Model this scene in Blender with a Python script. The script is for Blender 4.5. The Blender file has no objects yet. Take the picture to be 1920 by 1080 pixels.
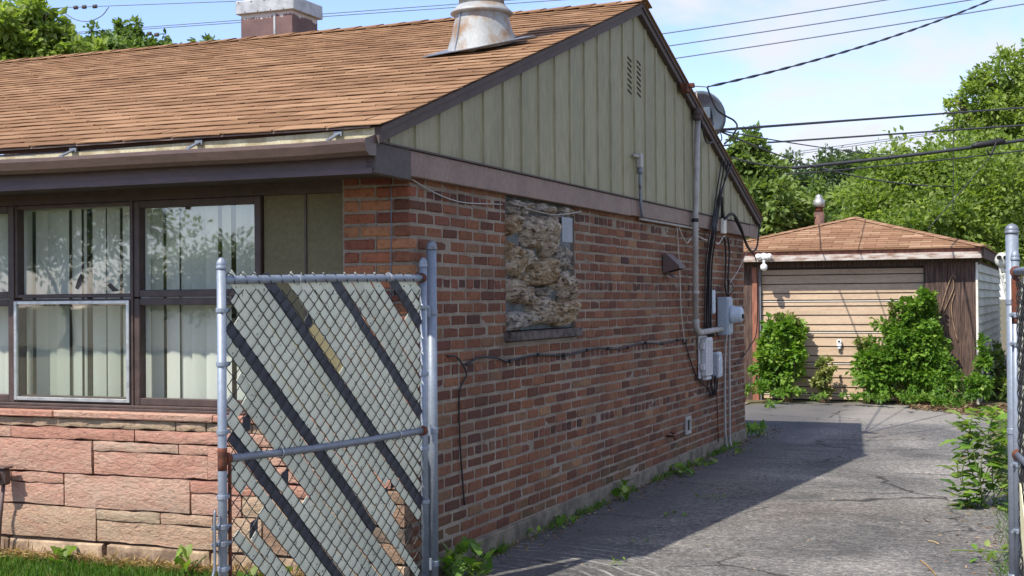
import bpy, bmesh, math, random
from math import pi, sin, cos, radians, sqrt
from mathutils import Vector, Matrix, Euler
import numpy as np
random.seed(7)
rng = np.random.default_rng(7)
scene = bpy.context.scene
COL = scene.collection

# ------------------------------------------------------------------ camera, sky, sun, exposure
CAM = Vector((3.14388, -6.24009, 1.48462))
YAW, PITCH, ROLL, FPX = radians(22.42533), radians(0.49475), radians(0.43875), 2534.25
FW = Vector((-sin(YAW)*cos(PITCH), cos(YAW)*cos(PITCH), sin(PITCH)))
RT = Vector((cos(YAW), sin(YAW), 0)); UP = RT.cross(FW)
cam_d = bpy.data.cameras.new('camera'); cam = bpy.data.objects.new('camera', cam_d); COL.objects.link(cam)
cam_d.sensor_width = 36; cam_d.lens = 36*FPX/1920; cam_d.clip_start = .05; cam_d.clip_end = 3000
rt2 = RT*cos(ROLL)+UP*sin(ROLL)*-1; up2 = UP*cos(ROLL)+RT*sin(ROLL)
M = Matrix((rt2, up2, -FW)).transposed().to_4x4(); M.translation = CAM
cam.matrix_world = M
scene.camera = cam

def ray(px, py):
    u, v = (px-960)/FPX, (540-py)/FPX
    return FW + rt2*u + up2*v
def on_x(px, py, c=0.):
    d = ray(px, py); return CAM + d*((c-CAM.x)/d.x)
def on_y(px, py, c=0.):
    d = ray(px, py); return CAM + d*((c-CAM.y)/d.y)
def at(px, py, depth): return CAM + ray(px, py)*depth
def proj(p):
    d = Vector(p)-CAM; w = d.dot(FW)
    return 960+FPX*d.dot(rt2)/w, 540-FPX*d.dot(up2)/w, w

SUNV = Vector((-.33, -.74, 1.0)).normalized()
sun_d = bpy.data.lights.new('sun', 'SUN'); sun = bpy.data.objects.new('sun', sun_d); COL.objects.link(sun)
sun_d.energy = 3.1; sun_d.angle = radians(.55); sun_d.color = (1, .94, .84)
sun.rotation_euler = SUNV.to_track_quat('Z', 'Y').to_euler()
sun.location = (0, -10, 20)
W = bpy.data.worlds.new('World'); scene.world = W; W.use_nodes = True
nt = W.node_tree; nt.nodes.clear()
def wn(t, **k):
    n = nt.nodes.new(t)
    for a, v in k.items(): setattr(n, a, v)
    return n
wo = wn('ShaderNodeOutputWorld'); bg = wn('ShaderNodeBackground'); sky = wn('ShaderNodeTexSky', sky_type='NISHITA')
sky.sun_disc = False; sky.sun_elevation = math.asin(SUNV.z); sky.sun_rotation = math.atan2(SUNV.x, SUNV.y)
sky.air_density = 1.0; sky.dust_density = .35; sky.ozone_density = 1.5
tc = wn('ShaderNodeTexCoord'); mp = wn('ShaderNodeMapping'); mp.inputs['Scale'].default_value = (1.0, 1.0, 1.9)
mp.inputs['Location'].default_value = (.37, .16, .0)
n1 = wn('ShaderNodeTexNoise'); n1.inputs['Scale'].default_value = 7.0; n1.inputs['Detail'].default_value = 9; n1.inputs['Roughness'].default_value = .55; n1.inputs['Distortion'].default_value = .25
sep = wn('ShaderNodeSeparateXYZ')
# scattered cloud all over, thinning out towards the west (left of the photograph)
mz = wn('ShaderNodeMapRange'); mz.inputs[1].default_value = .1; mz.inputs[2].default_value = .30; mz.inputs[3].default_value = .03; mz.inputs[4].default_value = .04
mx = wn('ShaderNodeMapRange'); mx.inputs[1].default_value = -.55; mx.inputs[2].default_value = -.18; mx.inputs[3].default_value = -.22; mx.inputs[4].default_value = .0
a1 = wn('ShaderNodeMath', operation='ADD'); a2 = wn('ShaderNodeMath', operation='ADD')
cr = wn('ShaderNodeValToRGB'); cr.color_ramp.elements[0].position = .45; cr.color_ramp.elements[1].position = .64
cr.color_ramp.elements[0].color = (0, 0, 0, 1); cr.color_ramp.elements[1].color = (.9, .9, .9, 1)
mix = wn('ShaderNodeMix', data_type='RGBA'); mix.inputs['B'].default_value = (2.95, 2.98, 3.15, 1)
gain = wn('ShaderNodeMix', data_type='RGBA', blend_type='MULTIPLY'); gain.inputs['Factor'].default_value = 1; gain.inputs['B'].default_value = (.70, .695, .88, 1)
L = nt.links.new
L(tc.outputs['Generated'], mp.inputs[0]); L(mp.outputs[0], n1.inputs['Vector']); L(tc.outputs['Generated'], sep.inputs[0])
L(sep.outputs['Z'], mz.inputs[0]); L(sep.outputs['X'], mx.inputs[0])
L(n1.outputs[0], a1.inputs[0]); L(mz.outputs[0], a1.inputs[1]); L(a1.outputs[0], a2.inputs[0]); L(mx.outputs[0], a2.inputs[1])
L(a2.outputs[0], cr.inputs[0]); L(cr.outputs[0], mix.inputs['Factor']); L(sky.outputs[0], gain.inputs['A']); L(gain.outputs['Result'], mix.inputs['A'])
L(mix.outputs['Result'], bg.inputs[0]); bg.inputs['Strength'].default_value = .15; L(bg.outputs[0], wo.inputs[0])
vs = scene.view_settings; vs.view_transform = 'Standard'; vs.look = 'None'; vs.gamma = 1; vs.use_curve_mapping = False
vs.exposure = 1.02
scene.cycles.max_bounces = 8; scene.cycles.transparent_max_bounces = 16

# ------------------------------------------------------------------ materials
def S(r, g, b):
    f = lambda v: (v/255/12.92) if v/255 <= .04045 else ((v/255+.055)/1.055)**2.4
    return (f(r), f(g), f(b), 1)
class NT:
    def __init__(s, name):
        s.m = bpy.data.materials.new(name); s.m.use_nodes = True; s.t = s.m.node_tree; s.n = s.t.nodes
        s.b = s.n['Principled BSDF']; s.out = s.n['Material Output']
    def node(s, t, ins=None, **k):
        n = s.n.new(t)
        for a, v in k.items(): setattr(n, a, v)
        for a, v in (ins or {}).items():
            if isinstance(v, bpy.types.NodeSocket): s.t.links.new(v, n.inputs[a])
            else: n.inputs[a].default_value = v
        return n
    def link(s, a, b): s.t.links.new(a, b)
    def noise(s, scale, detail=4, rough=.55, vec=None, dist=0):
        n = s.node('ShaderNodeTexNoise', {'Scale': scale, 'Detail': detail, 'Roughness': rough, 'Distortion': dist})
        if vec is not None: s.link(vec, n.inputs['Vector'])
        return n.outputs[0]
    def ramp(s, fac, stops):
        r = s.node('ShaderNodeValToRGB'); s.link(fac, r.inputs[0]); e = r.color_ramp.elements
        while len(e) < len(stops): e.new(.5)
        for el, (p, c) in zip(e, stops): el.position = p; el.color = c if len(c) == 4 else (*c, 1)
        return r.outputs[0]
    def mixc(s, fac, a, b, blend='MIX'):
        n = s.node('ShaderNodeMix', data_type='RGBA', blend_type=blend)
        for k, v in (('Factor', fac), ('A', a), ('B', b)):
            if isinstance(v, bpy.types.NodeSocket): s.link(v, n.inputs[k])
            else: n.inputs[k].default_value = v
        return n.outputs['Result']
    def math(s, op, a, b=0.):
        n = s.node('ShaderNodeMath', operation=op)
        for i, v in enumerate((a, b)):
            if isinstance(v, bpy.types.NodeSocket): s.link(v, n.inputs[i])
            else: n.inputs[i].default_value = v
        return n.outputs[0]
    def vec(s, scale=(1, 1, 1), coord='Object'):
        t = s.node('ShaderNodeTexCoord'); m = s.node('ShaderNodeMapping'); m.inputs['Scale'].default_value = scale
        s.link(t.outputs[coord], m.inputs[0]); return m.outputs[0]
    def pos(s, scale=(1, 1, 1)):      # world position: pieces that share a mesh still differ
        t = s.node('ShaderNodeNewGeometry'); m = s.node('ShaderNodeMapping'); m.inputs['Scale'].default_value = scale
        s.link(t.outputs['Position'], m.inputs[0]); return m.outputs[0]
    def rnd(s):
        o = s.node('ShaderNodeObjectInfo'); a = s.node('ShaderNodeAttribute', attribute_name='rnd')
        return s.math('FRACT', s.math('ADD', o.outputs['Random'], a.outputs['Fac']))
    def bump(s, h, strength=.3, dist=.01):
        n = s.node('ShaderNodeBump', {'Strength': strength, 'Distance': dist}); s.link(h, n.inputs['Height']); s.link(n.outputs[0], s.b.inputs['Normal'])
    def base(s, c, rough=.8, metal=0., spec=None):
        if isinstance(c, bpy.types.NodeSocket): s.link(c, s.b.inputs['Base Color'])
        else: s.b.inputs['Base Color'].default_value = c
        if isinstance(rough, bpy.types.NodeSocket): s.link(rough, s.b.inputs['Roughness'])
        else: s.b.inputs['Roughness'].default_value = rough
        s.b.inputs['Metallic'].default_value = metal
        if spec is not None: s.b.inputs['Specular IOR Level'].default_value = spec
def worn(name, c, c2=None, scale=14, amt=.5, rough=.6, metal=0., bump=.15, stretch=(1, 1, 1), spec=None, lo=.42, hi=.62):
    t = NT(name); v = t.pos(stretch)
    f = t.ramp(t.noise(scale, 6, .6, v), [(lo, (0, 0, 0)), (hi, (amt, amt, amt))])
    c2 = c2 or tuple(x*.6 for x in c[:3])+(1,)
    col = t.mixc(f, c, c2)
    fine = t.ramp(t.noise(scale*9, 3, .6, v), [(.3, (.82, .82, .82)), (.7, (1.12, 1.12, 1.12))])
    t.base(t.mixc(1., col, fine, 'MULTIPLY'), rough, metal, spec)
    if bump: t.bump(t.noise(scale*5, 4, .6, v), bump, .004)
    return t.m
M_ = {}
def brick_mat(name, stops, dark=1.):
    t = NT(name); v = t.pos()
    c = t.ramp(t.rnd(), stops)
    c = t.mixc(1., c, t.ramp(t.noise(38, 5, .65, v), [(.28, (.55, .5, .48)), (.5, (1, 1, 1)), (.75, (1.25, 1.2, 1.15))]), 'MULTIPLY')
    c = t.mixc(t.ramp(t.noise(120, 3, .7, v), [(.62, (0, 0, 0)), (.72, (.7, .7, .7))]), c, (.035, .022, .018, 1))
    c = t.mixc(t.ramp(t.noise(1.6, 5, .65, t.pos((1, 1, .6))), [(.46, (0, 0, 0)), (.72, (.6, .6, .6))]), c, (.075, .042, .034, 1))
    # green growth where the foot of the wall stays damp
    p = t.node('ShaderNodeSeparateXYZ'); g = t.node('ShaderNodeNewGeometry'); t.link(g.outputs['Position'], p.inputs[0])
    low = t.math('MULTIPLY', t.ramp(p.outputs['Z'], [(.12, (1, 1, 1)), (.42, (0, 0, 0))]), t.ramp(t.noise(3.1, 4, .6, v), [(.45, (0, 0, 0)), (.62, (.6, .6, .6))]))
    c = t.mixc(low, c, (.075, .075, .035, 1))
    t.base(c, .88, 0, .25)
    t.bump(t.noise(160, 5, .7, v), .45, .006); return t.m
M_['brick'] = brick_mat('brick', [(0, (.10, .042, .026)), (.16, (.15, .060, .034)), (.4, (.195, .079, .042)), (.62, (.22, .092, .048)), (.82, (.245, .112, .060)), (.95, (.185, .105, .06)), (1, (.30, .165, .085))])
M_['brick_dark'] = brick_mat('brick_burnt', [(0, (.07, .034, .028)), (.35, (.115, .046, .032)), (.7, (.155, .060, .040)), (1, (.19, .075, .046))])
M_['brick_front'] = brick_mat('brick_pier', [(0, (.15, .05, .035)), (.3, (.25, .085, .048)), (.6, (.33, .125, .064)), (.85, (.37, .165, .082)), (1, (.29, .15, .065))])
t = NT('mortar'); v = t.pos()
t.base(t.mixc(1., t.ramp(t.noise(3, 5, .6, v), [(.35, (.225, .182, .143)), (.65, (.36, .30, .238))]), t.ramp(t.noise(90, 3, .7, v), [(.3, (.7, .7, .7)), (.7, (1.15, 1.15, 1.15))]), 'MULTIPLY'), .95, 0, .15)
t.bump(t.noise(70, 5, .7, v), .8, .012); M_['mortar'] = t.m
def sandstone(name, stops):
    t = NT(name); v = t.pos((1, 1, 2.2))
    c = t.ramp(t.math('ADD', t.math('MULTIPLY', t.noise(5.5, 6, .65, v, .6), .75), t.math('MULTIPLY', t.rnd(), .42)), stops)
    c = t.mixc(t.ramp(t.noise(26, 5, .7, t.pos((1, 1, 1.6))), [(.54, (0, 0, 0)), (.70, (.7, .7, .7))]), c, (.24, .135, .10, 1))
    t.base(c, .92, 0, .2); t.bump(t.math('ADD', t.noise(26, 8, .74, v, .5), t.math('MULTIPLY', t.noise(11, 5, .65, t.pos((1, 1, 1.3)), .3), .9)), 1., .026); return t.m
M_['stone_pink'] = sandstone('red_sandstone', [(.25, (.53, .265, .19)), (.5, (.57, .305, .225)), (.72, (.60, .385, .285)), (.9, (.55, .41, .31))])
M_['stone_tan'] = sandstone('tan_sandstone', [(.25, (.54, .32, .22)), (.5, (.54, .38, .26)), (.75, (.49, .38, .26)), (.9, (.40, .32, .24))])
M_['stone_grey'] = sandstone('stained_sandstone', [(.25, (.30, .20, .14)), (.5, (.38, .25, .17)), (.75, (.25, .19, .14)), (.9, (.12, .10, .085))])
M_['stone_joint'] = worn('stone_joint', S(176, 120, 96), S(120, 92, 76), 12, .8, .95, bump=.6)
M_['concrete'] = worn('old_concrete', S(128, 118, 102), S(74, 70, 58), 7, .8, .95, bump=.7)
M_['concrete_pale'] = worn('pale_foundation', S(178, 154, 126), S(112, 92, 74), 7, 1., .95, bump=1.)
def rock_mat(name, a, b, c_):
    t = NT(name); v = t.pos((1, 1, 1.5)); w = t.noise(11, 7, .68, v, 1.0)
    t.base(t.mixc(t.ramp(t.noise(24, 5, .7, t.pos((1, 1, 2.4))), [(.52, (0, 0, 0)), (.60, (.75, .75, .75))]), t.ramp(w, [(.33, (.025, .02, .016)), (.39, tuple(q*.8 for q in a)), (.48, b), (.57, c_)]), (.07, .058, .05, 1)), .9, 0, .2)
    t.bump(t.noise(40, 8, .75, v, .8), 1.0, .05); return t.m
M_['rock_tan'] = rock_mat('tan_fieldstone', (.56, .42, .28), (.72, .57, .41), (.86, .75, .60))
M_['rock_gold'] = rock_mat('ochre_fieldstone', (.52, .33, .16), (.66, .48, .29), (.80, .66, .48))
M_['rock_grey'] = rock_mat('grey_fieldstone', (.38, .33, .28), (.56, .49, .41), (.78, .70, .59))
M_['blue_mortar'] = worn('grey_blue_mortar', S(118, 122, 122), S(84, 90, 92), 16, .8, .95, bump=.8)
M_['slab_grey'] = worn('stained_sill_stone', S(104, 92, 86), S(52, 46, 44), 18, .9, .9, bump=.5)
M_['siding'] = worn('olive_metal_siding', S(150, 144, 115), S(134, 129, 102), 3, .7, .62, bump=.05, stretch=(1, 1, .25), spec=.3)
M_['panel'] = worn('olive_wall_panel', S(112, 105, 76), S(98, 92, 66), 5, .6, .75, bump=.08)
M_['frieze'] = worn('mauve_brown_metal', S(134, 113, 101), S(118, 98, 88), 4, .7, .6, bump=.04, spec=.3)
M_['fascia'] = worn('dark_plum_metal', S(92, 76, 78), S(74, 62, 64), 5, .7, .5, bump=.04, stretch=(.3, 1, 1), spec=.4)
M_['slate'] = worn('dark_grey_metal', S(86, 78, 76), S(72, 66, 64), 5, .6, .8, bump=.04)
M_['rake'] = worn('dark_brown_metal', S(84, 71, 66), S(68, 58, 54), 5, .6, .75, bump=.04)
M_['gutter'] = worn('brown_gutter_paint', S(98, 80, 72), S(84, 68, 62), 6, .6, .5, bump=.03, stretch=(.3, 1, 1))
M_['gutter_in'] = worn('cream_gutter_lining', S(190, 182, 150), S(150, 135, 100), 12, .8, .6)
M_['soffit'] = worn('dark_soffit', S(70, 62, 58), None, 6, .5, .8)
M_['frame'] = worn('dark_brown_window_paint', S(78, 62, 56), S(56, 44, 40), 14, .7, .5, bump=.08)
M_['aluminium'] = worn('mill_aluminium', S(210, 212, 210), S(160, 162, 160), 20, .5, .38, .85, .05)
def galv(name, tint, rustc, rust_lo, rust_hi, metal=.35, rough=.48):
    t = NT(name); v = t.pos()
    vo = t.node('ShaderNodeTexVoronoi', {'Scale': 60.}); t.link(v, vo.inputs['Vector'])
    c = t.mixc(1., tint, t.ramp(vo.outputs['Distance'], [(0, (.9, .9, .9)), (1, (1.12, 1.12, 1.12))]), 'MULTIPLY')
    c = t.mixc(t.ramp(t.noise(9, 5, .6, v), [(.4, (0, 0, 0)), (.65, (.4, .4, .4))]), c, tuple(x*.6 for x in tint[:3])+(1,))
    f = t.ramp(t.noise(5, 6, .65, v), [(rust_lo, (0, 0, 0)), (rust_hi, (.9, .9, .9))])
    t.base(t.mixc(f, c, rustc), rough, metal); t.bump(t.noise(80, 4, .6, v), .15, .003); return t.m
M_['galv'] = galv('galvanised_steel', S(142, 151, 162), (.10, .06, .035, 1), .68, .76)
M_['galv_dull'] = galv('weathered_galvanised_steel', S(128, 134, 142), (.09, .06, .045, 1), .62, .7)
M_['galv_rust'] = galv('galvanised_with_rust', S(160, 162, 160), (.25, .15, .07, 1), .47, .60, .1, .6)
M_['rust'] = worn('rust', S(112, 62, 40), S(64, 38, 30), 22, .9, .9, bump=.5)
M_['rust_flue'] = worn('rusty_flue', S(120, 84, 70), S(70, 60, 60), 8, .9, .8, bump=.3)
t = NT('flaking_chimney_sheet'); v = t.pos()
p = t.node('ShaderNodeSeparateXYZ'); g = t.node('ShaderNodeNewGeometry'); t.link(g.outputs['Position'], p.inputs[0])
edge = t.math('ADD', p.outputs['Z'], t.math('MULTIPLY', t.noise(11, 6, .7, t.pos((1, 1, .25))), .16))
t.base(t.mixc(t.ramp(edge, [(0, (0, 0, 0)), (1, (1, 1, 1))]), t.ramp(t.noise(7, 5, .6, v), [(.3, (.10, .056, .052)), (.7, (.165, .095, .085))]), (.50, .48, .45, 1)), .7)
M_['chimney'] = t.m; CHIM = t
rmp = [n for n in t.n if n.type == 'VALTORGB'][0]; rmp.color_ramp.elements[0].position = .990; rmp.color_ramp.elements[1].position = .995
mm = t.node('ShaderNodeMapRange'); mm.inputs[1].default_value = 3.0; mm.inputs[2].default_value = 4.085; t.link(edge, mm.inputs[0]); t.link(mm.outputs[0], rmp.inputs[0])
M_['cap_white'] = worn('galvanised_cap', S(176, 178, 176), S(132, 134, 132), 12, .6, .5, .4, .1)
def shingle(name, stops):
    t = NT(name); v = t.pos()
    c = t.ramp(t.rnd(), stops)
    c = t.mixc(1., c, t.ramp(t.noise(260, 3, .8, v), [(.25, (.6, .58, .56)), (.55, (1, 1, 1)), (.8, (1.3, 1.28, 1.25))]), 'MULTIPLY')
    c = t.mixc(t.ramp(t.noise(1.1, 5, .65, t.pos((.6, 1.5, 1))), [(.45, (0, 0, 0)), (.7, (.65, .65, .65))]), c, (.19, .105, .06, 1))
    t.base(c, .95, 0, .1); t.bump(t.noise(300, 3, .8, v), .5, .004); return t.m
M_['shingle'] = shingle('brown_asphalt_shingle', [(0, (.23, .13, .07)), (.3, (.29, .168, .092)), (.6, (.32, .188, .104)), (.85, (.375, .228, .13)), (1, (.265, .15, .082))])
M_['shingle_g'] = shingle('garage_asphalt_shingle', [(0, (.25, .138, .078)), (.5, (.31, .18, .104)), (.8, (.355, .215, .13)), (1, (.44, .29, .18))])
M_['deck'] = worn('roof_deck', S(70, 46, 34), None, 9, .5, .95)
M_['wood_grey'] = worn('weathered_brown_wood', S(106, 84, 72), S(58, 46, 42), 9, .95, .9, bump=.6, stretch=(6, 6, .5), lo=.38, hi=.6)
M_['wood_peel'] = worn('peeling_fascia_paint', S(196, 188, 178), S(132, 100, 82), 14, .9, .85, bump=.5, stretch=(.35, 1, 2.2), lo=.42, hi=.62)
M_['wood_red'] = worn('red_brown_post_paint', S(158, 104, 82), S(110, 70, 56), 8, .8, .8, bump=.2, stretch=(3, 3, .5))
M_['door_tan'] = worn('tan_door_paint', S(190, 166, 138), S(172, 147, 120), 4, .8, .7, bump=.08, stretch=(.4, 1, 3))
M_['door_edge'] = worn('white_door_edge', S(236, 230, 216), None, 9, .3, .7)
M_['side_plank'] = worn('grey_green_side_plank', S(186, 188, 176), S(150, 156, 142), 2.2, .5, .85, bump=.1, stretch=(1, .6, 1))
M_['trim_white'] = worn('white_corner_trim', S(232, 228, 216), S(190, 184, 170), 9, .5, .7)
M_['black'] = worn('black_cable', S(30, 29, 31), S(22, 21, 23), 12, .5, .6, bump=0)
M_['wire_dark'] = worn('dark_line_wire', S(52, 54, 60), S(40, 42, 48), 12, .5, .7, bump=0)
M_['wire_grey'] = worn('grey_line_wire', S(110, 120, 132), None, 12, .4, .7, bump=0)
M_['mesh_black'] = worn('dark_chain_wire', S(34, 36, 34), S(22, 22, 22), 20, .6, .55, bump=0)
M_['cable_white'] = worn('off_white_cable', S(190, 180, 168), S(140, 128, 116), 12, .6, .6, bump=0)
M_['plastic_white'] = worn('pale_grey_plastic', S(204, 204, 204), S(178, 178, 178), 8, .5, .45, bump=0)
M_['plastic_blue'] = worn('light_blue_grey_plastic', S(184, 196, 206), S(160, 170, 180), 8, .5, .45, bump=0)
M_['plastic_bright'] = worn('white_plastic', S(240, 240, 236), None, 8, .2, .4, bump=0)
M_['meter_grey'] = worn('meter_enamel', S(160, 172, 184), S(132, 142, 152), 6, .6, .45, bump=.03)
M_['vent_brown'] = worn('brown_vent_plastic', S(98, 80, 76), None, 8, .4, .55)
M_['pvc_grey'] = worn('grey_conduit', S(172, 168, 162), S(134, 128, 122), 9, .6, .5, bump=.03)
M_['dish'] = worn('grey_dish_paint', S(84, 98, 112), S(74, 88, 100), 7, .5, .5, bump=.02)
t = NT('sage_privacy_slat'); v = t.pos()
c = t.ramp(t.rnd(), [(0, S(224, 226, 204)), (.5, S(234, 235, 214)), (1, S(216, 218, 196))])
c = t.mixc(t.ramp(t.noise(55, 2, .6, v), [(.665, (0, 0, 0)), (.69, (.9, .9, .9))]), c, S(48, 50, 44))
c = t.mixc(t.ramp(t.noise(5, 4, .6, v), [(.45, (0, 0, 0)), (.7, (.4, .4, .4))]), c, S(204, 205, 184)); t.base(c, .55)
tr = t.node('ShaderNodeBsdfTranslucent'); t.link(c, tr.inputs[0]); mxs = t.node('ShaderNodeMixShader', {0: .2}); t.link(t.b.outputs[0], mxs.inputs[1]); t.link(tr.outputs[0], mxs.inputs[2]); t.link(mxs.outputs[0], t.out.inputs[0])
M_['slat'] = t.m
M_['slat_black'] = worn('black_privacy_slat', S(58, 60, 70), S(36, 37, 44), 16, .7, .5, bump=.05)
M_['slat_cream'] = worn('cream_slat', S(232, 226, 190), S(206, 196, 150), 12, .6, .6)
M_['bone'] = worn('pale_weathered_plastic', S(206, 208, 196), S(150, 150, 138), 22, .8, .7)
M_['dark'] = worn('dark_opening', S(24, 22, 22), None, 5, .2, .9, bump=0)
M_['room'] = worn('room_wall', S(120, 116, 104), None, 3, .3, .9, bump=0)
t = NT('blind_fabric'); v = t.pos()
c = t.ramp(t.rnd(), [(0, S(230, 234, 222)), (.5, S(240, 243, 232)), (1, S(220, 226, 214))]); t.base(c, .7)
tr = t.node('ShaderNodeBsdfTranslucent'); t.link(c, tr.inputs[0]); mxs = t.node('ShaderNodeMixShader', {0: .25})
t.link(t.b.outputs[0], mxs.inputs[1]); t.link(tr.outputs[0], mxs.inputs[2]); t.link(mxs.outputs[0], t.out.inputs[0]); M_['blind'] = t.m
t = NT('window_glass'); gl = t.node('ShaderNodeBsdfGlossy', {'Roughness': .015, 'Color': (.95, .97, .96, 1)}); tp = t.node('ShaderNodeBsdfTransparent', {'Color': (.975, .985, .975, 1)})
lw = t.node('ShaderNodeLayerWeight', {'Blend': .5}); f2 = t.math('ADD', t.math('MULTIPLY', t.math('POWER', lw.outputs['Facing'], 4.), .8), .085)
bn = t.node('ShaderNodeBump', {'Strength': .05, 'Distance': .02}); t.link(t.noise(2.2, 2, .5, t.pos()), bn.inputs['Height']); t.link(bn.outputs[0], gl.inputs['Normal'])
mxs = t.node('ShaderNodeMixShader'); t.link(f2, mxs.inputs[0]); t.link(tp.outputs[0], mxs.inputs[1]); t.link(gl.outputs[0], mxs.inputs[2]); t.link(mxs.outputs[0], t.out.inputs[0]); M_['glass'] = t.m
def leaf_mat(name, stops, trans=.35, rough=.5):
    t = NT(name); c = t.ramp(t.rnd(), stops)
    c = t.mixc(1., c, t.ramp(t.noise(.9, 3, .6, t.pos()), [(.3, (.75, .78, .75)), (.7, (1.15, 1.12, 1.1))]), 'MULTIPLY')
    t.base(c, rough, 0, .35)
    tr = t.node('ShaderNodeBsdfTranslucent'); c2 = t.mixc(1., c, (1.25, 1.35, .55, 1), 'MULTIPLY'); t.link(c2, tr.inputs[0])
    m = t.node('ShaderNodeMixShader', {0: trans}); t.link(t.b.outputs[0], m.inputs[1]); t.link(tr.outputs[0], m.inputs[2]); t.link(m.outputs[0], t.out.inputs[0]); return t.m
M_['leaf_bright'] = leaf_mat('bright_leaf', [(0, (.145, .215, .05)), (.4, (.225, .31, .07)), (.75, (.30, .385, .10)), (1, (.38, .46, .14))], .5)
M_['leaf_mid'] = leaf_mat('mid_green_leaf', [(0, (.09, .15, .042)), (.5, (.155, .235, .065)), (1, (.25, .33, .10))], .4)
M_['leaf_dark'] = leaf_mat('dark_green_leaf', [(0, (.06, .10, .045)), (.5, (.10, .155, .065)), (1, (.15, .21, .09))], .3)
M_['leaf_bush'] = leaf_mat('vine_leaf', [(0, (.075, .16, .025)), (.4, (.135, .265, .036)), (.75, (.20, .34, .05)), (1, (.30, .42, .085))], .4)
M_['leaf_olive'] = leaf_mat('olive_young_leaf', [(0, (.13, .17, .045)), (.5, (.19, .25, .06)), (1, (.27, .27, .09))], .35)
M_['grass'] = leaf_mat('grass_blade', [(0, (.07, .16, .02)), (.5, (.11, .25, .03)), (.85, (.16, .30, .045)), (1, (.34, .30, .11))], .35)
M_['straw'] = leaf_mat('dry_straw', [(0, (.38, .24, .11)), (.5, (.5, .34, .16)), (1, (.58, .45, .25))], .2, .8)
M_['litter'] = leaf_mat('dry_litter', [(0, (.13, .075, .045)), (.5, (.22, .135, .08)), (1, (.38, .28, .18))], .15, .9)
M_['bark'] = worn('bark', S(92, 78, 66), S(54, 46, 40), 8, .9, .95, bump=.9, stretch=(1, 1, .3))
M_['stem'] = worn('dry_vine', S(150, 126, 100), S(100, 80, 64), 14, .8, .9, bump=.3)
M_['earth'] = worn('earth', S(112, 96, 72), S(70, 84, 40), 1.2, .9, .95, bump=.7)
t = NT('worn_asphalt'); v = t.pos(); ax = t.pos((.35, 1.6, 1))
c = t.ramp(t.noise(.55, 7, .62, v, .6), [(.36, (.095, .092, .089)), (.5, (.165, .158, .150)), (.62, (.26, .246, .226))])
tan = t.ramp(t.noise(.33, 4, .55, v), [(.5, (0, 0, 0)), (.7, (.65, .65, .65))]); c = t.mixc(tan, c, (.235, .20, .16, 1))
sc = t.ramp(t.noise(6, 9, .78, ax, .4), [(.5, (0, 0, 0)), (.66, (.6, .6, .6))]); c = t.mixc(sc, c, (.25, .235, .215, 1))
sp0 = t.ramp(t.noise(26, 4, .8, v), [(.36, (.6, .6, .6)), (.52, (1, 1, 1)), (.64, (1.55, 1.52, 1.46))]); c = t.mixc(1., c, sp0, 'MULTIPLY')
sp = t.ramp(t.noise(62, 4, .85, v), [(.3, (.45, .45, .46)), (.48, (.9, .9, .9)), (.58, (1.2, 1.2, 1.18)), (.68, (2.3, 2.25, 2.15))]); c = t.mixc(1., c, sp, 'MULTIPLY')
p = t.node('ShaderNodeSeparateXYZ'); g = t.node('ShaderNodeNewGeometry'); t.link(g.outputs['Position'], p.inputs[0])
yb = t.math('ADD', p.outputs['Y'], t.math('MULTIPLY', t.noise(.8, 3, .5, v), 2.4))
c = t.mixc(t.math('MULTIPLY', t.ramp(t.math('MULTIPLY', yb, .05), [(.54, (0, 0, 0)), (.60, (.6, .6, .6))]), 1.), c, (.29, .265, .23, 1))
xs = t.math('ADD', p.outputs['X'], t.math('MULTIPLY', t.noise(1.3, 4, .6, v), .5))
c = t.mixc(t.ramp(xs, [(.55, (.75, .75, .75)), (.95, (0, 0, 0))]), c, (.095, .092, .092, 1))   # darker strip along the wall
vo = t.node('ShaderNodeTexVoronoi', {'Scale': .62, 'Randomness': 1.}, feature='DISTANCE_TO_EDGE'); wv = t.node('ShaderNodeVectorMath', operation='ADD'); nz = t.node('ShaderNodeTexNoise', {'Scale': 2.6, 'Detail': 5.}); t.link(v, nz.inputs['Vector']); sc2 = t.node('ShaderNodeVectorMath', {1: (.5, .5, .0)}, operation='MULTIPLY'); t.link(nz.outputs['Color'], sc2.inputs[0]); t.link(v, wv.inputs[0]); t.link(sc2.outputs[0], wv.inputs[1]); t.link(wv.outputs[0], vo.inputs['Vector'])
crk = t.math('MULTIPLY', t.ramp(vo.outputs['Distance'], [(.004, (1, 1, 1)), (.013, (0, 0, 0))]), t.ramp(t.noise(.7, 3, .6, v), [(.45, (0, 0, 0)), (.55, (.85, .85, .85))]))
c = t.mixc(crk, c, (.028, .026, .024, 1))
oil = t.ramp(t.noise(1.15, 3, .5, t.pos((1, .7, 1))), [(.60, (0, 0, 0)), (.74, (.6, .6, .6))]); c = t.mixc(oil, c, (.06, .057, .055, 1))
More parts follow.
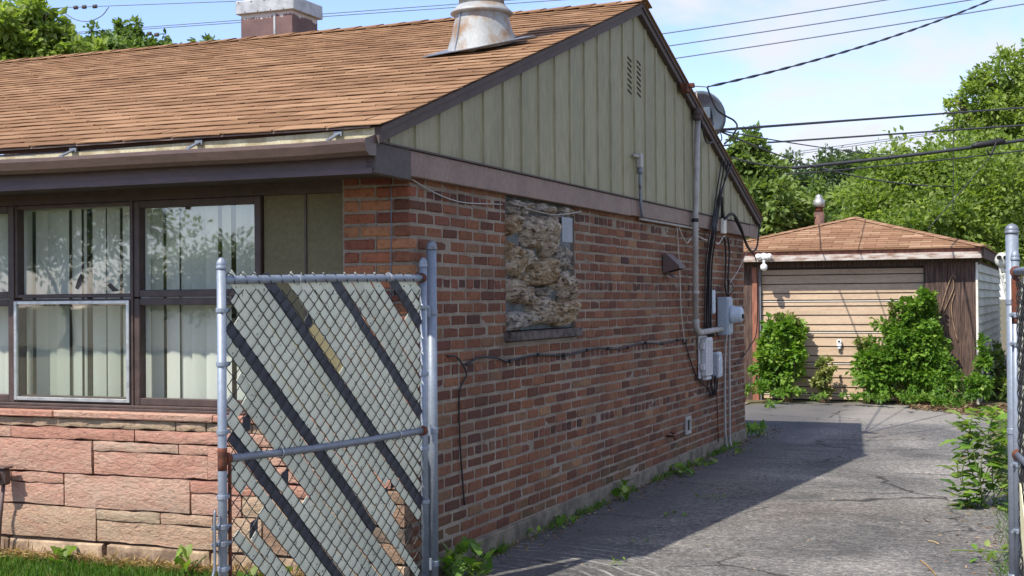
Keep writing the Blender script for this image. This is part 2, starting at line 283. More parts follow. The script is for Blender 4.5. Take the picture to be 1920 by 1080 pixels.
# arc scrapes swept by the gate foot round its hinge
dx = t.math('SUBTRACT', p.outputs['X'], .1); dy = t.math('SUBTRACT', p.outputs['Y'], -.1)
r = t.math('SQRT', t.math('ADD', t.math('MULTIPLY', dx, dx), t.math('MULTIPLY', dy, dy)))
arc = t.math('SINE', t.math('MULTIPLY', t.math('ADD', r, t.math('MULTIPLY', t.noise(1.3, 3, .5, v), .22)), 64.))
am = t.math('MULTIPLY', t.ramp(arc, [(.72, (0, 0, 0)), (.95, (1, 1, 1))]), t.ramp(t.math('MULTIPLY', r, .5), [(.30, (0, 0, 0)), (.38, (.9, .9, .9)), (.72, (.8, .8, .8)), (.86, (0, 0, 0))]))
am = t.math('MULTIPLY', am, t.ramp(t.noise(2.3, 5, .7, v), [(.44, (0, 0, 0)), (.6, (.9, .9, .9))]))
c = t.mixc(am, c, (.42, .405, .38, 1))
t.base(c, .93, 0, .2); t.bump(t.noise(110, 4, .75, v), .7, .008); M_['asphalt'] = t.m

# ------------------------------------------------------------------ mesh helpers
class MB:
    def __init__(s): s.v, s.f, s.r = [], [], []
    def add(s, vs, fs, r=0.):
        o = len(s.v); s.v += [tuple(p) for p in vs]; s.f += [tuple(i+o for i in f) for f in fs]; s.r += [r]*len(fs)
    def box(s, x0, x1, y0, y1, z0, z1, r=0., bev=0.):
        if bev:
            return s.cbox((x0, x1, y0, y1, z0, z1), bev, r, 0)
        vs = [(x, y, z) for x in (x0, x1) for y in (y0, y1) for z in (z0, z1)]
        s.add(vs, [(0, 1, 3, 2), (4, 6, 7, 5), (0, 4, 5, 1), (2, 3, 7, 6), (0, 2, 6, 4), (1, 5, 7, 3)], r)
    def cbox(s, b, c=.004, r=0., j=.002, rg=None):
        """box with chamfered edges (24 vertices), optionally jittered"""
        x0, x1, y0, y1, z0, z1 = b; rg = rg or random; o = len(s.v); idx = {}
        for ix, x in ((0, x0), (1, x1)):
            for iy, y in ((0, y0), (1, y1)):
                for iz, z in ((0, z0), (1, z1)):
                    for ax in range(3):
                        p = [x, y, z]; sg = (1 if ix == 0 else -1, 1 if iy == 0 else -1, 1 if iz == 0 else -1)
                        for k in range(3):
                            if k != ax: p[k] += sg[k]*c
                        if j: p = [q+rg.uniform(-j, j) for q in p]
                        idx[(ix, iy, iz, ax)] = len(s.v); s.v.append(tuple(p))
        F = []
        g = lambda a, b_, c_, ax: idx[(a, b_, c_, ax)]
        for i in (0, 1):
            q = [g(i, 0, 0, 0), g(i, 1, 0, 0), g(i, 1, 1, 0), g(i, 0, 1, 0)]; F.append(q if i else q[::-1])
            q = [g(0, i, 0, 1), g(0, i, 1, 1), g(1, i, 1, 1), g(1, i, 0, 1)]; F.append(q if i else q[::-1])
            q = [g(0, 0, i, 2), g(1, 0, i, 2), g(1, 1, i, 2), g(0, 1, i, 2)]; F.append(q if i else q[::-1])
        for a in (0, 1):
            for b_ in (0, 1):
                F.append([g(a, b_, 0, 0), g(a, b_, 1, 0), g(a, b_, 1, 1), g(a, b_, 0, 1)])
                F.append([g(a, 0, b_, 0), g(a, 1, b_, 0), g(a, 1, b_, 2), g(a, 0, b_, 2)])
                F.append([g(0, a, b_, 1), g(1, a, b_, 1), g(1, a, b_, 2), g(0, a, b_, 2)])
                for d in (0, 1): F.append([g(a, b_, d, 0), g(a, b_, d, 1), g(a, b_, d, 2)])
        s.f += [tuple(f) for f in F]; s.r += [r]*len(F)
    def tube(s, pts, rad, n=8, r=0., cap=True):
        pts = [Vector(p) for p in pts]; rr = rad if isinstance(rad, (list, tuple)) else [rad]*len(pts)
        o = len(s.v); prev = None
        for i, p in enumerate(pts):
            d = (pts[min(i+1, len(pts)-1)]-pts[max(i-1, 0)]).normalized()
            if prev is None:
                a = d.orthogonal().normalized()
            else:
                a = (prev-d*prev.dot(d)); a = a.normalized() if a.length > 1e-6 else d.orthogonal().normalized()
            prev = a; b = d.cross(a)
            for k in range(n): s.v.append(tuple(p+(a*cos(2*pi*k/n)+b*sin(2*pi*k/n))*rr[i]))
        for i in range(len(pts)-1):
            for k in range(n):
                s.f.append((o+i*n+k, o+i*n+(k+1) % n, o+(i+1)*n+(k+1) % n, o+(i+1)*n+k)); s.r.append(r)
        if cap:
            s.f.append(tuple(o+k for k in range(n))[::-1]); s.f.append(tuple(o+(len(pts)-1)*n+k for k in range(n))); s.r += [r, r]
    def lathe(s, c, prof, n=24, axis=(0, 0, 1), r=0., tilt=None):
        c = Vector(c); ax = Vector(axis).normalized(); a = ax.orthogonal().normalized(); b = ax.cross(a); o = len(s.v)
        for (rad, h) in prof:
            for k in range(n): s.v.append(tuple(c+ax*h+(a*cos(2*pi*k/n)+b*sin(2*pi*k/n))*rad))
        for i in range(len(prof)-1):
            for k in range(n): s.f.append((o+i*n+k, o+i*n+(k+1) % n, o+(i+1)*n+(k+1) % n, o+(i+1)*n+k)); s.r.append(r)
        s.f.append(tuple(o+k for k in range(n))[::-1]); s.f.append(tuple(o+(len(prof)-1)*n+k for k in range(n))); s.r += [r, r]
    def quad(s, a, b, c, d, r=0.): s.add([a, b, c, d], [(0, 1, 2, 3)], r)
    def prism(s, poly, d, r=0.):
        """polygon (list of 3D points) extruded by the vector d"""
        n = len(poly); d = Vector(d); vs = [Vector(p) for p in poly]+[Vector(p)+d for p in poly]
        s.add(vs, [tuple(range(n))[::-1], tuple(range(n, 2*n))]+[(i, (i+1) % n, n+(i+1) % n, n+i) for i in range(n)], r)
    def mesh(s, name, mat, smooth=False, origin=(0, 0, 0)):
        me = bpy.data.meshes.new(name); o = Vector(origin)
        me.from_pydata([tuple(Vector(p)-o) for p in s.v] if o.length else s.v, [], s.f)
        if any(s.r):
            at_ = me.attributes.new('rnd', 'FLOAT', 'FACE'); at_.data.foreach_set('value', s.r)
        me.materials.append(M_[mat] if isinstance(mat, str) else mat)
        if smooth: me.polygons.foreach_set('use_smooth', [True]*len(me.polygons))
        me.update()
        bm = bmesh.new(); bm.from_mesh(me); bmesh.ops.recalc_face_normals(bm, faces=bm.faces); bm.to_mesh(me); bm.free()
        return me
def rootloc(o):
    l = Vector(o.location)
    return l
def attach(o, parent):
    if parent is not None:
        o.parent = parent
        q, w = parent, Vector((0, 0, 0))
        while q is not None:
            w += Vector(q.location); q = q.parent     # parents carry location only; children keep world coordinates
        o.matrix_parent_inverse = Matrix.Identity(4)
        o.location = Vector(o.location)-w
    return o
def worldloc(o):
    w = Vector((0, 0, 0))
    while o is not None: w += Vector(o.location); o = o.parent
    return w
def obj(name, me, parent=None, loc=(0, 0, 0), rot=None):
    o = bpy.data.objects.new(name, me); COL.objects.link(o); o.location = loc
    if rot is not None: o.rotation_euler = rot
    return attach(o, parent)
def part(name, mb, mat, parent, smooth=False, kind=None, label=None):
    vs = np.array(mb.v); c = Vector(((vs[:, 0].min()+vs[:, 0].max())/2, (vs[:, 1].min()+vs[:, 1].max())/2, vs[:, 2].min()))
    o = obj(name, mb.mesh(name, mat, smooth, c), parent, c)
    if kind: o['kind'] = kind
    if label: o['label'] = label
    return o
def thing(name, label, cat, loc=(0, 0, 0), group=None):
    o = bpy.data.objects.new(name, None); COL.objects.link(o); o.location = loc; o['label'] = label; o['category'] = cat
    if group: o['group'] = group
    o.empty_display_size = .2
    return o
def solo(name, mb, mat, label, cat, group=None, smooth=False):
    o = part(name, mb, mat, None, smooth); o['label'] = label; o['category'] = cat
    if group: o['group'] = group
    return o
def struct(name, mb, mat, kind='structure'):
    o = obj(name, mb.mesh(name, mat)); o['kind'] = kind; return o
def curve(pts, n=6):
    """Catmull-Rom through the points"""
    P = [Vector(p) for p in pts]; P = [P[0]*2-P[1]]+P+[P[-1]*2-P[-2]]; out = []
    for i in range(1, len(P)-2):
        a, b, c, d = P[i-1:i+3]
        for k in range(n):
            t_ = k/n; out.append(.5*((2*b)+(c-a)*t_+(2*a-5*b+4*c-d)*t_*t_+(3*b-a-3*c+d)*t_**3))
    out.append(P[-2]); return out
def noise3(p, s=1.): 
    from mathutils import noise as N
    return N.noise(Vector(p)*s)
#@@SETTING
# ------------------------------------------------------------------ the setting: ground, driveway, slab
g = MB(); R_ = 600
g.quad((-R_, -R_, 0), (R_, -R_, 0), (R_, R_, 0), (-R_, R_, 0)); struct('ground', g, 'earth')
d = MB(); zz = .006
outline = [(.02, .1), (.14, -.35), (.15, -4), (2.98, -4), (2.95, .8), (2.92, 1.6), (2.78, 3.5), (2.52, 5.9), (2.36, 8.2), (2.32, 9.9), (2.3, 11.0), (2.0, 11.8), (1.55, 12.5), (1.0, 13.0), (.2, 13.1), (-.6, 12.9), (-1.0, 12.2), (-1.1, 10.8), (-.7, 9.4), (-.12, 8.6), (-.05, 7.8)]
dens = []
for i, p in enumerate(outline):
    q = outline[(i+1) % len(outline)]; L_ = math.dist(p, q); k = max(1, int(L_/.12))
    for j in range(k):
        t_ = j/k; x, y = p[0]+(q[0]-p[0])*t_, p[1]+(q[1]-p[1])*t_
        w = .05 if y > 0 else .0
        dens.append((x+w*noise3((x, y, 0), 2.3), y+w*noise3((x, y, 5), 2.3), zz))
d.add(dens, [tuple(range(len(dens)))]); struct('driveway', d, 'asphalt')
d = MB(); d.box(-2.4, -1.02, 11.2, 12.6, -.05, .02); struct('concrete_path', d, 'concrete_pale')
#@@HOUSE
# ------------------------------------------------------------------ brick house
house = thing('brick_house', 'single storey red brick house with olive gable siding and brown shingle roof', 'house', (-3.4, 3.9, 0))
C_, ZB, NROW = .0677, .12, 30
YEND, XL = 7.75, -7.4
EAVEZ, APEXZ, RIDGEY = 2.334, 3.792, 3.875
SL = (APEXZ-EAVEZ)/(RIDGEY+.4625); PA = math.atan(SL)
def roofz(y): return EAVEZ+SL*(y+.4625) if y < RIDGEY else EAVEZ+SL*(YEND+.4625-y)
# cores and hidden walls
w = MB(); OY0, OY1, OZ0, OZ1 = 1.285, 2.515, 1.295, 2.16
for (a, b, z0, z1) in ((.012, OY0, .0, 2.17), (OY1, YEND-.012, .0, 2.17), (OY0, OY1, .0, OZ0-.07), (OY0, OY1, OZ1, 2.17)): w.box(-.2, -.0035, a, b, z0, z1)
part('wall_mortar', w, 'mortar', house)
w = MB(); w.box(-.398, -.2, .008, .2, 0, 2.17); part('pier_mortar', w, 'mortar', house)
w = MB(); w.box(XL, -.2, YEND-.2, YEND-.0, 0, 2.3); w.box(XL, XL+.2, .0, YEND-.2, 0, 2.3); part('rear_wall', w, 'mortar', house)
w = MB(); w.box(XL, -.205, 3.0, 3.1, 0.02, 2.4); w.box(XL+.21, -.205, .23, 3.0, .02, .06); part('inner_wall', w, 'room', house)
w = MB(); w.box(-.05, .018, .0, 2.0, -.05, .118, bev=.006); w.box(-.05, .012, 2.0, YEND, -.05, .117, bev=.006); part('foundation', w, 'concrete', house)

# --- bricks -------------------------------------------------------------
def brick_meshes(kind, dx, dy, n, mat):
    out = []
    for i in range(n):
        rg = random.Random(hash((kind, i)) & 0xffff); rg = random.Random(i*77+len(kind))
        mb = MB(); mb.cbox((-dx/2, dx/2, -dy/2, dy/2, -.0272, .0272), .007, 0, .0030, rg); out.append(mb.mesh('brick_'+kind, mat))
    return out
BL, BH = .1870, .0860
BM = {}
for mt in ('brick', 'brick_dark'):
    BM['s', mt] = brick_meshes('stretcher', .09, BL, 7, mt); BM['h', mt] = brick_meshes('header', .09, BH, 6, mt)
    BM['cA', mt] = brick_meshes('corner', .194, BH, 3, mt); BM['cB', mt] = brick_meshes('corner_long', .094, BL, 3, mt)
BM['fs'] = brick_meshes('front_stretcher', BL, .09, 6, 'brick_front'); BM['fh'] = brick_meshes('front_header', BH, .09, 4, 'brick_front')
BM['fcA'] = brick_meshes('front_corner', .194, BH, 4, 'brick_front')
bricks = []   # (mesh or dims, centre)
def side_brick(y0, y1, r, hdr):
    z = ZB+(r+.5)*C_
    mt = 'brick_dark' if (hdr and random.random() < .72) or random.random() < .05 else 'brick'
    # the blocked-up window cuts the courses
    if z+.03 > OZ0-.068 and z < OZ1 and y1 > OY0-.04 and y0 < OY1+.04:
        lo, hi = (OY0-.004, OY1+.004) if z > OZ0 else (OY0-.045, OY1+.04)
        segs = [(y0, min(y1, lo)), (max(y0, hi), y1)]
    else: segs = [(y0, y1)]
    for a, b in segs:
        if b-a < .03: continue
        b = min(b, YEND)
        if b-a < .03: continue
        x = -.045+random.uniform(-.002, .0025)
        full = abs((b-a)-BL) < .002 and 's' or abs((b-a)-BH) < .002 and 'h' or None
        bricks.append((random.choice(BM[full, mt]) if full else (.09, b-a, mt), Vector((x, (a+b)/2, z)), 'side'))
for r in range(NROW):
    hdr = r in (7, 14, 21, 28); z = ZB+(r+.5)*C_; odd = r % 2
    mt = 'brick_dark' if hdr else 'brick'
    if hdr or not odd:
        bricks.append((random.choice(BM['fcA'] if r > 10 else BM['cA', mt]), Vector((-.097, BH/2, z)), 'pier')); y = .1016
    else:
        bricks.append((random.choice(BM['cB', 'brick']), Vector((-.047, BL/2, z)), 'pier')); y = .2032
    step, ln = (.1016, BH) if hdr else (.2032, BL)
    while y < YEND-.03:
        side_brick(y, min(y+ln+random.uniform(-.0005, .0005)*0, YEND), r, hdr); y += step
    # pier front
    x = -.2032 if (hdr or not odd) else -.1035
    seq = ['s'] if (hdr or not odd) else ['s', 'h']
    for k in seq:
        ln2 = BL if k == 's' else BH
        bricks.append((random.choice(BM['fs'] if k == 's' else BM['fh']), Vector((x-ln2/2, .045+random.uniform(-.003, .003), z)), 'pier')); x -= ln2+.0098
def shown(b):
    x, y, w_ = proj(b[1]); L_ = .2 if not isinstance(b[0], tuple) else b[0][1]
    if isinstance(b[0], bpy.types.Mesh) and 'header' in b[0].name: L_ = .1
    if b[2] == 'side' and x < 818 and y > 520: return 0
    if b[2] == 'pier' and y > 520: return 0
    if b[1].z > 2.125 or y > 1075: return 0
    return L_/w_**2
order = sorted(bricks, key=shown, reverse=True)
stuff = {}
for i, b in enumerate(order):
    if i < 300:
        me = b[0]
        if isinstance(me, tuple):
            mb = MB(); mb.cbox((-me[0]/2, me[0]/2, -me[1]/2, me[1]/2, -.0272, .0272), .006, 0, .002); me = mb.mesh('brick_cut', me[2])
        obj('brick', me, house, b[1], (random.uniform(-.006, .006), random.uniform(-.004, .004), random.uniform(-.006, .006)))
    else:
        if isinstance(b[0], tuple): dx, dy, mt = b[0]
        else:
            me = b[0]; mt = me.materials[0].name
            co = np.array([v.co[:] for v in me.vertices]); dx, dy = np.ptp(co[:, 0]), np.ptp(co[:, 1])
            mt = {'brick': 'brick', 'brick_burnt': 'brick_dark', 'brick_pier': 'brick_front'}[mt]
            dx, dy = dx-.003, dy-.003
        c = b[1]; stuff.setdefault(mt, MB()).cbox((c.x-dx/2, c.x+dx/2, c.y-dy/2, c.y+dy/2, c.z-.0272, c.z+.0272), .006, random.uniform(.01, 1), .0028)
sm = MB(); mats = ['brick', 'brick_dark', 'brick_front']; fm = []
for k, mname in enumerate(mats):
    if mname in stuff:
        s_ = stuff[mname]; o_ = len(sm.v); sm.v += s_.v; sm.f += [tuple(i+o_ for i in f) for f in s_.f]; sm.r += s_.r; fm += [k]*len(s_.f)
me = bpy.data.meshes.new('brickwork'); me.from_pydata(sm.v, [], sm.f)
for m in mats: me.materials.append(M_[m])
me.attributes.new('rnd', 'FLOAT', 'FACE').data.foreach_set('value', sm.r); me.polygons.foreach_set('material_index', fm)
bm = bmesh.new(); bm.from_mesh(me); bmesh.ops.recalc_face_normals(bm, faces=bm.faces); bm.to_mesh(me); bm.free()
bw = obj('brickwork', me, house); bw['kind'] = 'stuff'

# --- fieldstone infill of the old window -----------------------------------
pn = thing('stone_panel', '', '', (-.02, 1.9, OZ0)); del pn['label'], pn['category']; attach(pn, house)
w = MB(); NY, NZ = 14, 12
for i in range(NY+1):
    for j in range(NZ+1):
        y = OY0+(OY1-OY0)*i/NY; z = OZ0+(2.13-OZ0)*j/NZ; w.v.append((-.030+.012*noise3((0, y, z), 9)*(0 if i in (0, NY) else 1), y, z))
for i in range(NY):
    for j in range(NZ): w.f.append((i*(NZ+1)+j, (i+1)*(NZ+1)+j, (i+1)*(NZ+1)+j+1, i*(NZ+1)+j+1)); w.r.append(0)
part('mortar_bed', w, 'blue_mortar', pn)
def rock(y0, y1, z0, z1, depth, mat, seed, flat=1., layer=0.):
    rg = random.Random(seed); n, m = 34, 14; mb = MB(); cy, cz = (y0+y1)/2, (z0+z1)/2; ry, rz = (y1-y0)/2, (z1-z0)/2
    ph = [rg.uniform(0, 6.28) for _ in range(4)]
    for i in range(m+1):
        f = i/m
        for k in range(n):
            a = 2*pi*k/n
            pr = 1+.13*sin(2*a+ph[0])+.10*sin(3*a+ph[1])+.07*sin(5*a+ph[2])
            sq = 1/max(abs(cos(a)), abs(sin(a)))**.55
            rr = f**.8*pr*sq*.89
            y, z = cy+ry*rr*cos(a), cz+rz*rr*sin(a)
            y = min(max(y, OY0+.005), OY1-.005)
            h = depth*1.35*(1-f**4.5)
            h += .034*noise3((seed, y*1., z*1.6), 15)*(1-f*.6)+.022*noise3((seed, y, z*2), 38)*(1-f*.5)
            n1 = noise3((seed*1.7, y, z*2.0), 10); n2 = noise3((seed*.7, y*1.4, z), 19)
            h -= (max(0, .16-abs(n1))*.20+max(0, .13-abs(n2))*.13)*(1-f*.3)
            if layer: h += .026*layer*abs(((z*24+1.5*noise3((seed, y, z), 7)+y*4) % 1)-.5)*(1-f*.6)
            mb.v.append((-.008+h*(1 if f < 1 else 0)-(.03 if f == 1 else 0), y, z))
    for i in range(m):
        for k in range(n):
            mb.f.append((i*n+k, i*n+(k+1) % n, (i+1)*n+(k+1) % n, (i+1)*n+k)); mb.r.append(0)
    return part('rock', mb, mat, pn)
def pxy(px, py): p = on_x(px, py, .03); return p.y, p.z
# outlines read off the photograph (left, top, right, bottom in its pixels)
for i, (l, t_, r_, b_, mt, dp, ly) in enumerate((
    (952, 400, 978, 441, 'rock_gold', .055, 0), (962, 376, 990, 404, 'rock_grey', .04, 0), (988, 402, 1018, 470, 'rock_tan', .065, 1), (1018, 400, 1046, 482, 'rock_tan', .06, 1),
    (990, 377, 1004, 396, 'rock_tan', .04, 0), (1008, 380, 1028, 400, 'rock_grey', .045, 0), (1028, 384, 1042, 402, 'rock_tan', .04, 0), (1042, 388, 1056, 424, 'rock_grey', .045, 0), (1056, 388, 1074, 408, 'rock_tan', .05, 0),
    (953, 452, 986, 518, 'rock_gold', .06, 0), (984, 466, 1004, 500, 'rock_tan', .045, 0), (1004, 478, 1044, 542, 'rock_gold', .07, 1), (1040, 460, 1073, 502, 'rock_grey', .05, 0),
    (953, 520, 992, 572, 'rock_tan', .06, 0), (978, 512, 992, 534, 'rock_gold', .04, 0), (990, 536, 1008, 575, 'rock_tan', .045, 0), (1008, 536, 1040, 556, 'rock_grey', .04, 0), (1038, 518, 1056, 542, 'rock_tan', .045, 0), (1054, 508, 1078, 570, 'rock_tan', .06, 1),
    (952, 580, 996, 622, 'rock_grey', .065, 1), (994, 556, 1048, 612, 'rock_tan', .06, 1), (1040, 558, 1080, 614, 'rock_gold', .07, 1), (1066, 492, 1078, 506, 'rock_grey', .04, 0))):
    (ya, za), (yb_, zb_) = pxy(l, b_), pxy(r_, t_)
    rock(ya, yb_, max(za, OZ0-.004), min(zb_, 2.13), dp, mt, 31+i*7, layer=ly)
w = MB(); w.cbox((-.1, .045, OY0-.035, OY1+.03, OZ0-.064, OZ0-.004), .006, 0, .003); part('panel_sill', w, 'slab_grey', house)
(ya, za), (yb_, zb_) = (2.085, on_x(1052, 453, .065).z), (2.285, on_x(1072, 409, .065).z)
w = MB(); w.cbox((.062, .068, ya, yb_, za, zb_), .001, 0, 0); o = part('cover_plate', w, 'galv_dull', house)

# --- gable ------------------------------------------------------------------
GX = .045
gb = MB(); gb.prism([(-.05, -.44, 2.25), (-.05, YEND+.44, 2.25), (-.05, RIDGEY, APEXZ-.05)], (GX-.025+.05, 0, 0)); part('gable_backing', gb, 'panel', house)
def gtop(y): return roofz(y)-.085
PW, y = .292, -.4625+.214
seams = [-.44]
while y < YEND+.44: seams.append(y); y += PW
seams.append(YEND+.44)
for a, b in zip(seams, seams[1:]):
    z0 = 2.262; mb = MB(); pts = [(a+.004, z0)]
    if gtop(a+.004) < z0+.01: continue_a = True
    pts = [(a, z0), (b-.014, z0), (b-.014, max(gtop(b-.014), z0+.01))]
    if a < RIDGEY < b: pts.append((RIDGEY, gtop(RIDGEY)))
    pts.append((a, max(gtop(a), z0+.01)))
    mb.prism([(GX-.022, p[0], p[1]) for p in pts], (.014, 0, 0))
    # standing rib along the far edge and a shallow step along the near one
    zr = max(min(gtop(b-.03), gtop(b)), z0+.012)
    mb.prism([(GX-.0085, b-.060, z0), (GX+.003, b-.055, z0), (GX+.003, b-.020, z0), (GX-.0085, b-.0165, z0)], (0, 0, max(.01, min(gtop(b-.056), gtop(b-.0165))-z0-.002)))
    part('siding_panel', mb, 'siding', house)
vt = thing('gable_vent', '', '', (GX, 3.79, 3.1)); del vt['label'], vt['category']; attach(vt, house)
for (yv, zt) in ((3.682, 3.335), (3.925, 3.345)):
    for k in range(7):
        z = zt-k*.0415; m = MB()
        m.prism([(GX-.0088, yv-.05, z-.001), (GX-.0088, yv-.05, z+.007), (GX-.0015, yv-.05, z+.002)], (0, .10, -.022)); part('louver', m, 'siding', vt)
        m = MB(); m.prism([(GX-.0087, yv-.048, z-.011), (GX-.0062, yv-.048, z-.011), (GX-.0062, yv-.048, z), (GX-.0087, yv-.048, z)], (0, .096, -.021)); part('slot', m, 'dark', vt)
# frieze boards and their cap trim
for a, b in ((-.08, 3.655), (3.66, YEND+.05)):
    w = MB(); w.cbox((-.0, .05, a, b, 2.118 if a < 0 else 2.125, 2.249), .003, 0, 0); part('frieze_board', w, 'frieze', house)
w = MB(); w.box(.0, .062, -.46, YEND+.45, 2.2515, 2.2605); part('trim_strip', w, 'rake', house)
w = MB(); w.prism([(.0, -.462, 2.105), (.0, -.082, 2.098), (.0, -.082, 2.2495), (.0, -.462, 2.2495)], (.051, 0, 0)); part('eave_return', w, 'slate', house)
w = MB(); w.prism([(.0, YEND+.06, 2.12), (.0, YEND+.44, 2.12), (.0, YEND+.44, 2.2495), (.0, YEND+.06, 2.2495)], (.051, 0, 0)); part('eave_return', w, 'frieze', house)
for sgn in (0, 1):
    yy = [-.475, RIDGEY] if not sgn else [RIDGEY, YEND+.475]
    w = MB(); w.prism([(.035, yy[0], roofz(yy[0])-.088), (.035, yy[1], roofz(yy[1])-.088), (.035, yy[1], roofz(yy[1])-.006), (.035, yy[0], roofz(yy[0])-.006)], (.045, 0, 0))
    w.prism([(.079, yy[0], roofz(yy[0])-.036), (.079, yy[1], roofz(yy[1])-.036), (.079, yy[1], roofz(yy[1])-.008), (.079, yy[0], roofz(yy[0])-.008)], (.012, 0, 0))
    part('rake_board', w, 'rake', house)
# front eave: fascia, soffit, gutter
w = MB(); w.box(XL-.3, .034, -.462, -.44, 2.112, 2.30); w.box(XL-.3, .036, -.470, -.4625, 2.100, 2.128); part('fascia_board', w, 'fascia', house)
w = MB(); w.box(XL, .0, -.439, .05, 2.125, 2.137); part('soffit', w, 'soffit', house)
gt = thing('gutter', '', '', (-3.5, -.52, 2.2)); del gt['label'], gt['category']; attach(gt, house)
def gz(x): return -.012-.010*x*.25 if False else -.018+.008*min(0, x+1)*-1*.3
prof_out = [(-.4725, 2.305), (-.4725, 2.202), (-.545, 2.198), (-.570, 2.215), (-.588, 2.255), (-.588, 2.272), (-.578, 2.276)]
prof_in = [(-.579, 2.268), (-.580, 2.255), (-.563, 2.219), (-.543, 2.204), (-.4755, 2.208), (-.4755, 2.300)]
xs_ = np.linspace(XL-.3, .055, 22)
for nm, prof, mt in (('trough', prof_out, 'gutter'), ('lining', prof_in, 'gutter_in')):
    m = MB()
    for x in xs_:
        for q_, (y, z) in enumerate(prof): m.v.append((x, y, z-(.018 if not (nm == 'lining' and q_ == 5) else -.018-.014*max(-2.4, min(0, x)))+.005*sin(x*1.7)+.003*sin(x*4.1)))
    n = len(prof)
    for i in range(len(xs_)-1):
        for k in range(n-1): m.f.append((i*n+k, i*n+k+1, (i+1)*n+k+1, (i+1)*n+k)); m.r.append(0)
    part(nm, m, mt, gt)
m = MB(); m.prism([(.056, y, z-.018) for y, z in prof_out], (.006, 0, 0)); part('end_cap', m, 'gutter', gt)
for x in (-.14, -.95, -1.75, -2.6):
    m = MB(); m.prism([(x-.012, -.478, 2.298), (x-.012, -.585, 2.252), (x-.012, -.585, 2.260), (x-.012, -.478, 2.306)], (.024, 0, 0)); m.box(x-.022, x+.022, -.492, -.478, 2.285, 2.310); part('hanger', m, 'galv_dull', gt)
m = MB(); m.prism([(XL-.3, -.476, 2.332), (XL-.3, -.497, 2.3255), (XL-.3, -.499, 2.317), (XL-.3, -.495, 2.317), (XL-.3, -.493, 2.3225), (XL-.3, -.476, 2.3285)], (-XL+.3+.04, 0, 0)); part('drip_edge', m, 'frieze', house)

# --- roof ---------------------------------------------------------------------
rf = thing('roof', '', '', (-3.5, RIDGEY, 3.7)); del rf['label'], rf['category']; attach(rf, house)
w = MB(); XR = .105
w.prism([(XL-.3, -.47, roofz(-.47)-.03), (XL-.3, RIDGEY, APEXZ-.03), (XL-.3, YEND+.47, roofz(YEND+.47)-.03), (XL-.3, YEND+.47, roofz(YEND+.47)-.004), (XL-.3, RIDGEY, APEXZ-.004), (XL-.3, -.47, roofz(-.47)-.004)], (XR-XL+.285, 0, 0))
part('roof_deck', w, 'deck', rf)
w = MB(); w.prism([(XL-.3, RIDGEY+.01, APEXZ-.001), (XL-.3, YEND+.49, roofz(YEND+.49)-.001), (XL-.3, YEND+.49, roofz(YEND+.49)+.006), (XL-.3, RIDGEY+.01, APEXZ+.006)], (XR-XL+.3, 0, 0)); part('rear_slope', w, 'shingle', rf)
EXPO = .1365
cA, sA = cos(PA), sin(PA)
def tab_mesh(name, wdt, expo, over, mat, seed, thick=.005, lift=.010):
    """one shingle tab in roof-plane coordinates: x along the eave, y up the slope, z out of the roof; its butt end curls up"""
    rg = random.Random(seed); mb = MB(); nx = 3
    rows = [(0., lift), (.35*expo, lift*.75), (expo+over, .002)]
    for z_off in (0, -thick):
        for (yy, h) in rows:
            for i in range(nx+1):
                wob = .0016*rg.uniform(-1, 1) if yy == 0 else 0
                mb.v.append((wdt*(i/nx-.5), yy+wob+(.0015*rg.uniform(-1, 1) if yy == 0 else 0), h+z_off*(1 if yy < expo else .4)+wob*.8))
    n = nx+1; N_ = 3*n
    for j in range(2):
        for i in range(nx): mb.f.append((j*n+i, j*n+i+1, (j+1)*n+i+1, (j+1)*n+i))
    for i in range(nx): mb.f.append((i, N_+i, N_+i+1, i+1))
    for j in range(2): mb.f.append((j*n, (j+1)*n, N_+(j+1)*n, N_+j*n)); mb.f.append((j*n+nx, N_+j*n+nx, N_+(j+1)*n+nx, (j+1)*n+nx))
    mb.r = [0]*len(mb.f); return mb
TABW = .3048
tabs = [tab_mesh('shingle', TABW-.006, EXPO, .05, 'shingle', k, thick=.005, lift=.0125) for k in range(9)]
tab_me = [m.mesh('shingle_tab', 'shingle') for m in tabs]
nrow = int((RIDGEY+.50)/cA/EXPO)+1
place = []
for r in range(nrow):
    s = r*EXPO; y = -.505+s*cA; z = roofz(-.4625)+SL*(y+.4625)+.002
    off = (r % 2)*TABW/2+.002
    x = XR-TABW/2+off
    while x > XL-.2:
        wd = TABW
        if x+TABW/2 > XR+.008: 
            x -= TABW; 
            continue
        place.append((x+random.uniform(-.001, .001), y+.004*noise3((x*.9, r*.7, 0), 1.)+random.uniform(-.001, .001), z+.002*noise3((x*.6, r*1.3, 4), 1.), random.randrange(9), random.uniform(-.003, .003)))
        x -= TABW
    # the piece that fills out the rake edge
    if (r % 2): place.append((XR-TABW/4+random.uniform(-.004, .006), y, z, -1, 0))
half_me = tab_mesh('shingle', TABW/2-.004, EXPO, .05, 'shingle', 99).mesh('shingle_half', 'shingle'); half_mb = tab_mesh('shingle', TABW/2-.004, EXPO, .05, 'shingle', 99)
def vis(t_):
    px, py, w_ = proj((t_[0], t_[1]+.06, t_[2]))
    return (1/w_**2)*(.5 if t_[3] < 0 else 1) if -40 < px < 1960 and py > -20 else 0
place.sort(key=vis, reverse=True)
sm = MB()
for i, (x, y, z, k, rz) in enumerate(place):
    if y+EXPO*cA > RIDGEY+.02: continue
    if i < 300: obj('shingle', tab_me[k] if k >= 0 else half_me, rf, (x, y, z), (PA, 0, rz))
    else:
        mb = tabs[k] if k >= 0 else half_mb; Mx = Matrix.Translation((x, y, z)) @ Euler((PA, 0, rz)).to_matrix().to_4x4()
        sm.add([Mx @ Vector(v) for v in mb.v], mb.f, random.uniform(.01, 1))
